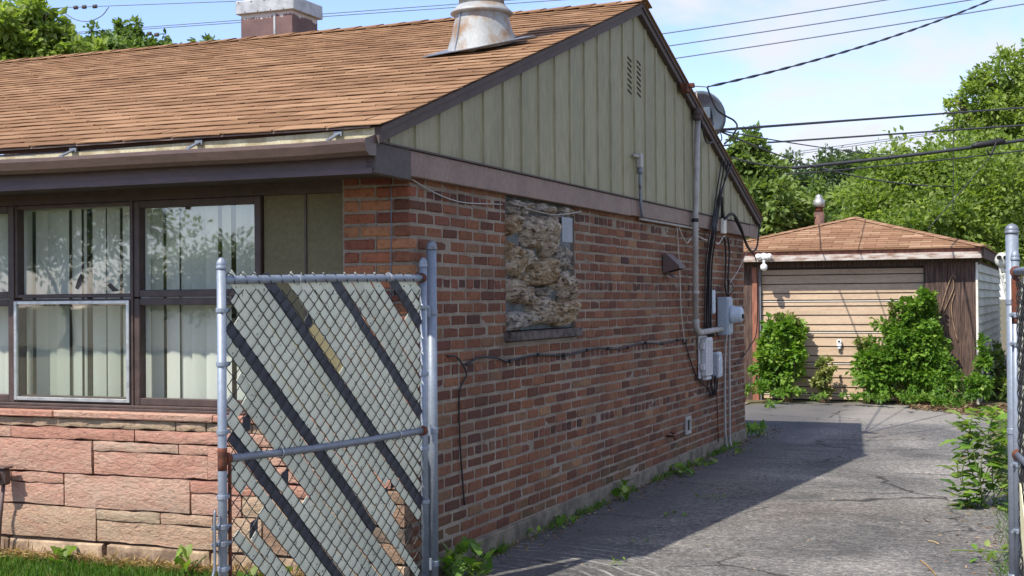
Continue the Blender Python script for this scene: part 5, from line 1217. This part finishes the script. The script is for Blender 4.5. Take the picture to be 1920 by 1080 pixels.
# left: trees beyond the roof ridge
D6 = 17.
tree('leafy tree with drooping leaves above the roof at the top left corner', base_of(20, D6), 3.4, .13, [blob(25, 40, D6, 60, 45), blob(75, 90, D6, 62, 42), blob(15, 110, D6, 60, 45), blob(75, 25, D6, 32, 34), blob(120, 70, D6, 26, 20), blob(-30, 70, D6, 50, 60), blob(140, 100, D6, 40, 18), blob(60, 140, D6, 70, 35)], 5600, .135, 'leaf_bright', 'trees beyond the house roof', .5, shell=.3)
D7 = 21.
tree('rounded green bush tree just over the roof ridge left of the chimney', base_of(230, D7), 3., .1, [blob(240, 62, D7, 26, 18), blob(200, 85, D7, 45, 20), blob(160, 95, D7, 40, 16), blob(265, 88, D7, 36, 14), blob(300, 92, D7, 28, 8), blob(220, 110, D7, 70, 25)], 9000, .09, 'leaf_mid', 'trees beyond the house roof')
D8 = 22.
tree('sparse twiggy sapling showing over the ridge beside the chimney', base_of(390, D8), 3.4, .03, [blob(385, 82, D8, 20, 9), blob(400, 76, D8, 14, 8), blob(320, 88, D8, 14, 8), blob(310, 70, D8, 8, 12)], 260, .09, 'leaf_mid', 'trees beyond the house roof', shell=.2)

tree('small street tree across the road, mirrored in the right upper window pane', (-20.5, -28.5, 0), 1.5, .12, [(-20.5, -28.5, 2.3, 2.0, 1.4, 1.2), (-22.4, -28.2, 1.9, 1.6, 1.2, .9), (-18.4, -28.6, 2.0, 1.6, 1.2, 1.0)], 12000, .17, 'leaf_mid', 'unseen trees added for reflections', shell=.3)  # unseen tree behind the camera, added so the window panes have foliage to reflect
tree('tall street tree across the road, mirrored in the middle window pane', (-28, -30, 0), 2.2, .2, [(-28, -30, 5.2, 3.2, 2.4, 2.6), (-30.5, -30, 4.2, 2.4, 2, 1.8), (-25.5, -30, 4.6, 1.5, 1.8, 1.2)], 14000, .2, 'leaf_mid', 'unseen trees added for reflections', shell=.3)  # taller unseen tree, also added only for the pane reflections

def bush(label, blobs, n, size, mat, base, group='vines in front of the garage', stems=14, wid=.6, name='vine_bush'):
    t_ = thing(name, label, 'bush', base, group); b = Vector(base); rg = random.Random(n); m = MB()
    for i in range(stems):
        q = blobs[i % len(blobs)]; e = Vector((q[0]+rg.uniform(-.8, .8)*q[3], q[1]+rg.uniform(-.6, .6)*q[4], q[2]+rg.uniform(-.2, .9)*q[5]))
        s = Vector((b.x+rg.uniform(-.3, .3)*q[3]*2, b.y, 0)); m.tube(curve([s, s.lerp(e, .5)+Vector((rg.uniform(-.06, .06), -.03, .04)), e], 4), [.007*f for f in np.linspace(1, .3, 9)], 5)
    part('stems', m, 'stem', t_, True)
    P, D = crown_points(blobs, n, .45); k = P[:, 2] > .03; P, D = P[k], D[k]; D[:, 1] -= .5; r = crown_points.tone[k]; sz = size*(.6+.8*rng.random(len(P)))
    me = foliage_mesh('foliage', leaves_np(P-np.array(b), D, sz, wid, r), r, mat); o = obj('foliage', me, t_, b); o['kind'] = 'stuff'
    return t_
def vb(px, py, y, w, h, d=.22):
    c = on_y(px, py, y); k = (c-CAM).dot(FW)/FPX; return (c.x, c.y, c.z, w*k, d, h*k)
bush('leafy green bush against the left side of the garage door', [vb(1466, 640, 13.0, 34, 38), vb(1462, 690, 12.95, 38, 38), vb(1488, 655, 13.0, 22, 34), vb(1440, 665, 13.0, 18, 30), vb(1470, 612, 13.05, 24, 14)], 5200, .075, 'leaf_bush', (-.6, 12.95, 0), wid=.8)
bush('olive tinted sprays topping the left garage bush', [vb(1465, 603, 13.05, 18, 12, .1), vb(1495, 602, 13.05, 16, 9, .1), vb(1478, 595, 13.05, 22, 7, .1)], 330, .06, 'leaf_olive', (-.6, 13.0, 0), stems=8)
bush('small olive green shrub at the middle of the garage door foot', [vb(1542, 700, 12.95, 15, 22), vb(1540, 720, 12.9, 17, 20), vb(1550, 685, 12.95, 14, 12)], 1500, .055, 'leaf_olive', (-.05, 12.9, 0))
bush('tall mass of green vines over the right half of the garage door', [vb(1716, 600, 13.05, 38, 36), vb(1716, 650, 13.0, 50, 42), vb(1690, 640, 13.0, 34, 36), vb(1745, 640, 13.0, 28, 46), vb(1690, 695, 12.9, 70, 40), vb(1648, 690, 12.9, 36, 32), vb(1745, 705, 12.9, 50, 32), vb(1730, 570, 13.1, 24, 16)], 12500, .072, 'leaf_bush', (1.1, 12.95, 0), wid=.62, stems=24)
bush('olive sprays at the left shoulder of the vine mass', [vb(1622, 645, 13.0, 18, 20, .12), vb(1636, 660, 13.0, 24, 22, .14), vb(1680, 580, 13.05, 16, 10, .1)], 900, .06, 'leaf_olive', (.55, 12.95, 0))
bush('bright weeds by the right corner of the garage', [vb(1845, 695, 12.6, 16, 36), vb(1825, 722, 12.5, 30, 20), vb(1850, 662, 12.7, 9, 22), vb(1790, 735, 12.4, 36, 12)], 1700, .07, 'leaf_bush', (1.95, 12.5, 0))
bush('shaded shrub in the gap right of the garage side wall', [vb(1870, 700, 14.5, 22, 40, .4), vb(1880, 730, 14.0, 22, 26, .4)], 1600, .075, 'leaf_mid', (2.3, 14.2, 0))
m = MB(); rg = random.Random(8)
P, D = crown_points([vb(1420, 726, 12.6, 26, 13, .25), vb(1478, 735, 12.6, 40, 7, .2), vb(1535, 741, 12.5, 22, 3, .1), vb(1600, 741, 12.5, 20, 6, .15), vb(1650, 745, 12.4, 30, 4, .15), vb(1710, 746, 12.35, 30, 8, .2), vb(1780, 754, 12.2, 40, 7, .2), vb(1440, 757, 11.9, 22, 3, .1)], 2200, .3); k = P[:, 2] > .01; r = rng.random(k.sum())*.998+.001
D[:, 2] += .4; o = obj('ground_weeds', foliage_mesh('ground_weeds', leaves_np(P[k], D[k], .055*(.5+rng.random(k.sum())), .5, r), r, 'leaf_bush')); o['kind'] = 'stuff'
# dry litter at the right back corner
N = 2600; x = rng.uniform(1.2, 2.6, N); y = rng.uniform(11.1, 12.6, N); kk = (y > 11.0+(2.4-x)*1.0); x, y = x[kk], y[kk]; N = len(x)
P = np.stack([x, y, .01+.05*rng.random(N)], 1); D = rng.normal(0, 1, (N, 3)); D[:, 2] *= .25; r = rng.random(N)*.998+.001
o = obj('dry_litter', foliage_mesh('dry_litter', leaves_np(P, D, .08*(.5+rng.random(N)), .25, r), r, 'litter')); o['kind'] = 'stuff'
N = 1500; y = rng.uniform(.3, 9., N); x = .03+.22*rng.random(N)**2.5; kk = rng.random(N) < .7; x[~kk] = 2.75-.045*np.clip(y[~kk]-2, 0, 99)-.35*rng.random((~kk).sum())**2
P = np.stack([x, y, .009+.012*rng.random(N)], 1); D = rng.normal(0, 1, (N, 3)); D[:, 2] *= .15; r = rng.random(N)*.998+.001
o = obj('leaf_litter', foliage_mesh('leaf_litter', leaves_np(P, D, .03*(.4+rng.random(N)), .35, r), r, 'litter')); o['kind'] = 'stuff'
# bare vine stems on the garage planks
for i, pts in enumerate((((1762, 590), (1770, 560), (1778, 535), (1786, 516), (1792, 522)), ((1766, 592), (1778, 565), (1788, 540), (1786, 520)), ((1796, 640), (1788, 610), (1784, 575), (1790, 550)))):
    m = MB(); m.tube(curve([on_y(px, py, GY-.02) for px, py in pts], 4), .009, 6); solo('dry_vine', m, 'stem', ('longest bare vine stem bent over on the garage planks', 'second bare vine stem beside the bent one on the planks', 'lowest bare vine stem on the garage planks')[i], 'vine', 'bare vines on the garage planks', True)

# broad-leaved weeds: every leaf a piece
def leaf_shape(mat, lobes=0):
    mb = MB(); n = 6
    for i in range(n+1):
        f = i/n; w_ = (.27 if lobes else .31)*max(0, sin(pi*min(1, f*1.02)))**.8*(1-.35*f)*(1+(.35 if i % 2 else -.3 if lobes else 0)); z = .16*f-.26*f*f
        for s_ in (-1, 0, 1): mb.v.append((f, s_*w_, z+(.06*w_/.3 if s_ else 0)))
    for i in range(n):
        for k in range(2): mb.f.append((i*3+k, i*3+k+1, (i+1)*3+k+1, (i+1)*3+k)); mb.r.append(0)
    return mb.mesh('weed_leaf', mat, True)
LF = [leaf_shape('leaf_bush'), leaf_shape('leaf_bush', 1), leaf_shape('leaf_bright')]
def weed(label, base, n, size, rg, lift=.6, spread=.05, tall=0., cat='weed', name='weed', group='weeds along the brick wall'):
    t_ = thing(name, label, cat, base, group); b = Vector(base)
    if tall:
        m = MB()
        for i in range(max(2, n//(9 if n < 100 else 22))): m.tube(curve([b+Vector((rg.uniform(-1, 1)*spread*.5, rg.uniform(-1, 1)*spread*.5, -.02)), b+Vector((rg.uniform(-1, 1)*spread, rg.uniform(-1, 1)*spread, tall*.5)), b+Vector((rg.uniform(-1.3, 1)*spread*1.4, rg.uniform(-1, 1)*spread, tall*rg.uniform(.8, 1.05)))], 4), .004, 5)
        part('stem', m, 'leaf_mid', t_, True)
    for i in range(n):
        az = 2*pi*i/n*2.4+rg.uniform(-.4, .4); s = size*rg.uniform(.45, .9); h = tall*rg.random() if tall else rg.uniform(0, .02)
        sp_ = spread*(rg.uniform(-1, 1)), spread*(rg.uniform(-1, 1))
        o = obj('leaf', LF[rg.randrange(3)], t_, b+Vector((sp_[0], sp_[1], h)), (rg.uniform(-.4, .4), -rg.uniform(lift-.45, lift+.35), az)); o.scale = (s, s*rg.uniform(.8, 1.3), s)
rg = random.Random(21)
weed('big leafy weed at the foot of the left gate post', (.17, .30, .005), 44, .125, rg, .75, .11, .12)
weed('tall narrow weed leaf clump between gate post and wall', (.09, .42, .005), 12, .12, rg, 1.2, .05, .18)
weed('low weed in the wall joint beside the gate post', (.06, 1.02, .005), 9, .08, rg, .6, .04)
weed('small pale weed in the wall joint under the stone panel', (.05, 1.55, .005), 10, .06, rg, .7, .05, .05)
weed('shadowed tuft of weeds at the wall foot before the upright weed', (.05, 2.0, .005), 16, .085, rg, .6, .10, .05)
weed('upright broad leaved weed standing alone by the brick wall', (.09, 3.25, .005), 12, .125, rg, .8, .05, .12)
weed('sprawling weeds at the wall foot below the weep vent', (.10, 4.75, .005), 22, .12, rg, .5, .16, .05)
weed('weeds at the wall foot just beyond the sprawling patch', (.09, 5.45, .005), 16, .10, rg, .5, .14, .04)
weed('weeds around the conduits at the wall foot', (.10, 6.45, .005), 18, .09, rg, .6, .22, .05)
weed('grassy green clump at the rear corner of the house', (.02, 8.05, .005), 34, .13, rg, 1.0, .14, .10)
weed('tiny weed in a driveway crack near the bottom edge', (.72, 1.66, .008), 6, .05, rg, .5, .06, group='weeds in the driveway crack')
weed('small weed cluster in the driveway crack nearest the gate', (.80, .95, .008), 8, .05, rg, .5, .08, group='weeds in the driveway crack')
weed('little weed cluster in the middle of the driveway crack', (.66, 2.6, .008), 8, .055, rg, .5, .08, group='weeds in the driveway crack')
weed('farthest small weed patch in the driveway crack', (.66, 3.5, .008), 10, .06, rg, .5, .12, group='weeds in the driveway crack')
weed('jagged leafy weed in the lawn before the sandstone wall', (-2.06, -.20, .02), 22, .10, rg, .75, .06, .07, group='weeds in the front lawn')
weed('taller weed in the grass beside the gate upright', (-1.22, -.24, .02), 12, .10, rg, 1.0, .06, .12, group='weeds in the front lawn')
weed('low weeds in the grass under the slatted gate', (-.75, -.24, .02), 16, .10, rg, .8, .14, .06, group='weeds in the front lawn')
weed('bright leafy shrub leaning over the driveway by the right gate post', (2.58, 3.75, .005), 260, .165, rg, .15, .20, .68, cat='shrub', name='shrub', group='plants along the right edge')
weed('low green weeds at the driveway edge beside the right gate', (2.74, 1.7, .005), 16, .09, rg, .8, .14, .08, group='plants along the right edge')
weed('sunny weed clump behind the shrub at the driveway edge', (2.45, 10.6, .005), 30, .16, rg, .8, .25, .16, group='plants along the right edge')
# lawn, straw, edge grass
def blades(name, P, h, mat, wid=.06, lean=.35):
    N = len(P); D = rng.normal(0, lean, (N, 3)); D[:, 2] = 1; r = rng.random(N)*.998+.001
    o = obj(name, foliage_mesh(name, leaves_np(P, D, h*(.5+rng.random(N)), wid, r, .05), r, mat)); o['kind'] = 'stuff'; return o
N = 42000; P = np.stack([rng.uniform(-3.6, .06, N), -.16-rng.random(N)**1.3*1.5, np.full(N, .0)], 1); P = P[~((P[:, 0] > -.02) & (rng.random(N) < .6))]; blades('grass', P, .055, 'grass')
N = 9000; P = np.stack([rng.uniform(-3.6, -.1, N), -.085-.13*rng.random(N), .0+.06*rng.random(N)**2], 1); D = rng.normal(0, 1, (N, 3)); D[:, 2] = np.abs(D[:, 2])*.35; r = rng.random(N)*.998+.001
o = obj('straw', foliage_mesh('straw', leaves_np(P, D, .06*(.5+rng.random(N)), .07, r, .05), r, 'straw')); o['kind'] = 'stuff'
N = 1800; P = np.stack([2.80-.10*rng.random(N)**3+.25*rng.random(N)**2, rng.uniform(.2, 10.5, N), np.full(N, .0)], 1); P[:, 0] -= np.clip((P[:, 1]-2)*.045, 0, .34); blades('edge_grass', P, .06, 'grass', .05, .5)
N = 1500; P = np.stack([.02+.06*rng.random(N)**2, np.sort(rng.uniform(.3, 7.7, N)), np.full(N, .0)], 1); P = P[(np.sin(P[:, 1]*3.1)+np.sin(P[:, 1]*7.3)) > -.1]; blades('wall_grass', P, .06, 'grass', .08, .6)
# bits lying on the driveway
stn = [MB() for _ in range(3)]
for q, mb in enumerate(stn): mb.lathe((0, 0, 0), [(.004, -.003), (.012, .0), (.009, .007), (.003, .010)], 6)
N = 46; sm = MB(); rg = random.Random(77)
for i in range(N):
    x, y = rg.uniform(.5, 2.6), rg.uniform(.6, 12.5); s = rg.uniform(.25, .6); mb = stn[i % 3]; sm.add([(x+v[0]*s*(1+.3*(i % 2)), y+v[1]*s, .008+v[2]*s) for v in mb.v], mb.f, rg.random())
o = struct('gravel', sm, 'concrete_pale', 'stuff')
for i, (pts, lab) in enumerate(((((1725, 1050), (1740, 1062), (1755, 1078)), 'pale dry twig lying on the driveway at the bottom edge'), (((1740, 1014), (1750, 1015), (1760, 1020)), 'short pale straw lying on the driveway'), (((1732, 972), (1738, 977), (1745, 978)), 'small dark twig lying on the driveway'))):
    P3 = []
    for px, py in pts: dd = ray(px, py); P3.append(CAM+dd*((.012-CAM.z)/dd.z))
    m = MB(); m.tube(curve(P3, 4), .004, 5); solo('twig', m, 'straw' if i < 2 else 'bark', lab, 'twig', 'twigs on the driveway', True)
#@@WIRES
# ------------------------------------------------------------------ overhead lines
def span(label, a, b, r, mat, sag=.0, group='overhead lines', twist=0):
    a, b = Vector(a), Vector(b); n = 24; pts = [a.lerp(b, i/n)-Vector((0, 0, sag*4*(i/n)*(1-i/n))) for i in range(n+1)]; m = MB()
    if twist:
        m.tube(pts, r, 6); L_ = (b-a).length; nn = int(L_*twist*8); d_ = (b-a).normalized(); s1 = d_.orthogonal().normalized(); s2 = d_.cross(s1)
        for ph in (0, pi):
            m.tube([a.lerp(b, i/nn)-Vector((0, 0, sag*4*(i/nn)*(1-i/nn)))+(s1*cos(ph+2*pi*i/8)+s2*sin(ph+2*pi*i/8))*r*1.3 for i in range(nn+1)], r*.9, 5)
    else: m.tube(pts, r, 6)
    return solo('overhead_wire', m, mat, label, 'wire', group, True)
Yp = 18.
def yl(px, py, y=Yp): return on_y(px, py, y)
def ext(p, q, f0, f1): return p+(q-p)*f0, p+(q-p)*f1
for (p, q, f0, f1, lab) in (((1240, 62), (1640, 0), -.35, 1.9, 'highest of the three thin lines right of the gable peak'), ((1250, 85), (1800, 0), -.3, 1.6, 'middle of the three thin lines right of the gable peak'), ((1265, 108), (1920, 5), -.25, 1.4, 'lowest of the three thin lines right of the gable peak')):
    a, b = ext(yl(*p), yl(*q), f0, f1); span(lab, a, b, .011, 'wire_grey', .03)
for (p, q, f0, f1, lab) in (((180, 12), (500, 0), -.3, 1.8, 'thin line with insulators at the top left of the sky'), ((150, 60), (850, 8), -.2, 1.4, 'upper thin line passing behind the chimney and the flue'), ((150, 63), (1050, 0), -.2, 1.3, 'lower thin line passing behind the chimney and the flue')):
    pp, qq = yl(*p), yl(*q); a, b = ext(pp, qq, f0, f1); span(lab, a, b, .009, 'wire_grey', .0)
def insul(label, pts, y=Yp):
    t_ = thing('line_insulator', label, 'insulator', yl(*pts[len(pts)//2], y), 'insulators on the thin lines')
    for px, py in pts:
        c = yl(px, py, y); m = MB(); m.lathe(c-Vector((.05, 0, 0)), [(.02, 0), (.045, .01), (.045, .035), (.025, .045), (.045, .055), (.045, .09), (.02, .1)], 10, (1, 0, -.02)); part('bell', m, 'slate', t_, True)
insul('string of insulators on the line at the top left', ((142, 14), (158, 13), (178, 12))); insul('string of insulators low over the ridge left of the chimney', ((262, 62), (280, 63), (294, 65)))
m = MB(); m.tube(curve([yl(204, 13), yl(190, 30), yl(165, 40), yl(140, 36), yl(122, 24), yl(120, 18)], 4), .012, 6); solo('jumper_cable', m, 'wire_grey', 'slack jumper cable hanging below the top left insulators', 'wire', 'jumper cables at the insulators', True)
m = MB(); m.tube(curve([yl(226, 62), yl(224, 76), yl(240, 88), yl(268, 92), yl(238, 90), yl(230, 70), yl(250, 64)], 4), .010, 6); solo('jumper_cable', m, 'wire_grey', 'coiled jumper cable before the bush tree left of the chimney', 'wire', 'jumper cables at the insulators', True)
# service drop to the house
hook = at(1326, 163, 12.4)
span('thick twisted service drop rising from the house to the upper right', hook, at(2050, -90, 17), (.0062), 'wire_dark', .16, twist=2)
span('short pale bracket wire holding the service drop to the rake', hook, (.12, 5.12, 3.32), .006, 'cable_white', 0)
cable('black drip loop from the service drop past the satellite dish', [hook, at(1332, 180, 12.4), at(1344, 205, 12.4), at(1360, 217, 12.5), at(1376, 226, 12.6), at(1382, 238, 12.6), at(1372, 256, 12.6), at(1358, 270, 12.6)], .009, group='drip loops by the dish')
cable('short black drip loop at the weatherhead', [(.11, 5.56, 3.10), (.12, 5.64, 2.95), (.11, 5.8, 2.90), (.10, 6.1, 2.94)], .009, group='drip loops by the dish')
cable('thin loop of cable hanging from the roof edge under the dish', [at(1345, 243, 12.8), at(1352, 252, 12.7), at(1353, 262, 12.7), at(1347, 268, 12.7)], .006, group='drip loops by the dish')
span('short upright wire beside the weatherhead', at(1305, 168, 12.4), at(1310, 205, 12.4), .006, 'cable_white', 0)
E0 = at(1343, 244, 12.9)
def line(lab, p0, d0, p1, d1, r, sag=0., mat='wire_dark'):
    return span(lab, at(*p0, d0), at(*p1, d1), r, mat, sag)
line('black line from the dish level to the tall right tree, upper of the set', (1343, 244), 12.9, (2000, 196), 26, .014, .0)
line('second black line below it, thick towards the right edge', (1355, 273), 26.5, (1990, 230), 26.5, .018, .0)
line('thickest black cable crossing low over the distant trees', (1360, 326), 26.5, (1990, 252), 26.5, .034, .06)
line('thin black cable just below the thickest one', (1380, 334), 26.5, (2000, 272), 26.5, .013, .05)
line('black drop falling steeply to the right from the roof corner', (1345, 244), 12.9, (1560, 320), 30, .010, .05)
line('continuation of the steep drop flattening towards the right tree', (1545, 316), 28, (1900, 342), 28, .014, .2)
line('thin black drop falling gently to the right from the roof corner', (1345, 244), 12.9, (1700, 292), 30, .008, .05)
line('short dark cable under the eave tip in front of the green tree', (1372, 295), 22, (1480, 314), 22, .012, .03)
line('upper of two faint far wires above the distant trees', (1470, 288), 40, (1790, 243), 40, .010, .0, 'wire_grey')
line('lower of two faint far wires above the distant trees', (1480, 291), 40, (1790, 246), 40, .010, .0, 'wire_grey')
line('guy wire slanting down through the bright tree', (1862, 288), 26.4, (1740, 430), 26.4, .010, 0)
line('vertical drop wire in front of the tall right tree', (1788, 215), 26.8, (1787, 400), 26.8, .008, 0)
sc_ = thing('splice_case', 'black splice case hung on the thickest cable at the right', 'splice case', at(1850, 275, 26.4))
a, b = at(1822, 274, 26.45), at(1884, 264, 26.45)
m = MB(); m.tube([a, a.lerp(b, .15), a.lerp(b, .85), b], [.035, .066, .066, .035], 10); part('sleeve', m, 'black', sc_, True)
m = MB(); m.tube(curve([at(1868, 266, 26.4), at(1862, 282, 26.4), at(1856, 290, 26.4), at(1850, 280, 26.4)], 4), .022, 6); part('loop', m, 'black', sc_, True)
up_l = thing('utility_pole', 'far pale utility pole top showing above the garage ridge', 'pole', base_of(1573, 55))
b = Vector(base_of(1573, 55)); tp = at(1573, 372, 55)
m = MB(); m.tube([b, tp], .09, 8); part('mast', m, 'pvc_grey', up_l)
m = MB(); m.tube([at(1588, 402, 55), at(1590, 374, 55)], .06, 8); part('mast', m, 'pvc_grey', up_l)
m = MB(); m.tube([at(1552, 378, 54.9), at(1600, 374, 54.9)], .07, 6); part('crossarm', m, 'pvc_grey', up_l)
for px in (1556, 1572, 1586, 1597):
    m = MB(); m.lathe(at(px, 374, 54.9), [(.06, 0), (.11, .05), (.06, .16)], 8); part('insulator', m, 'plastic_bright', up_l)
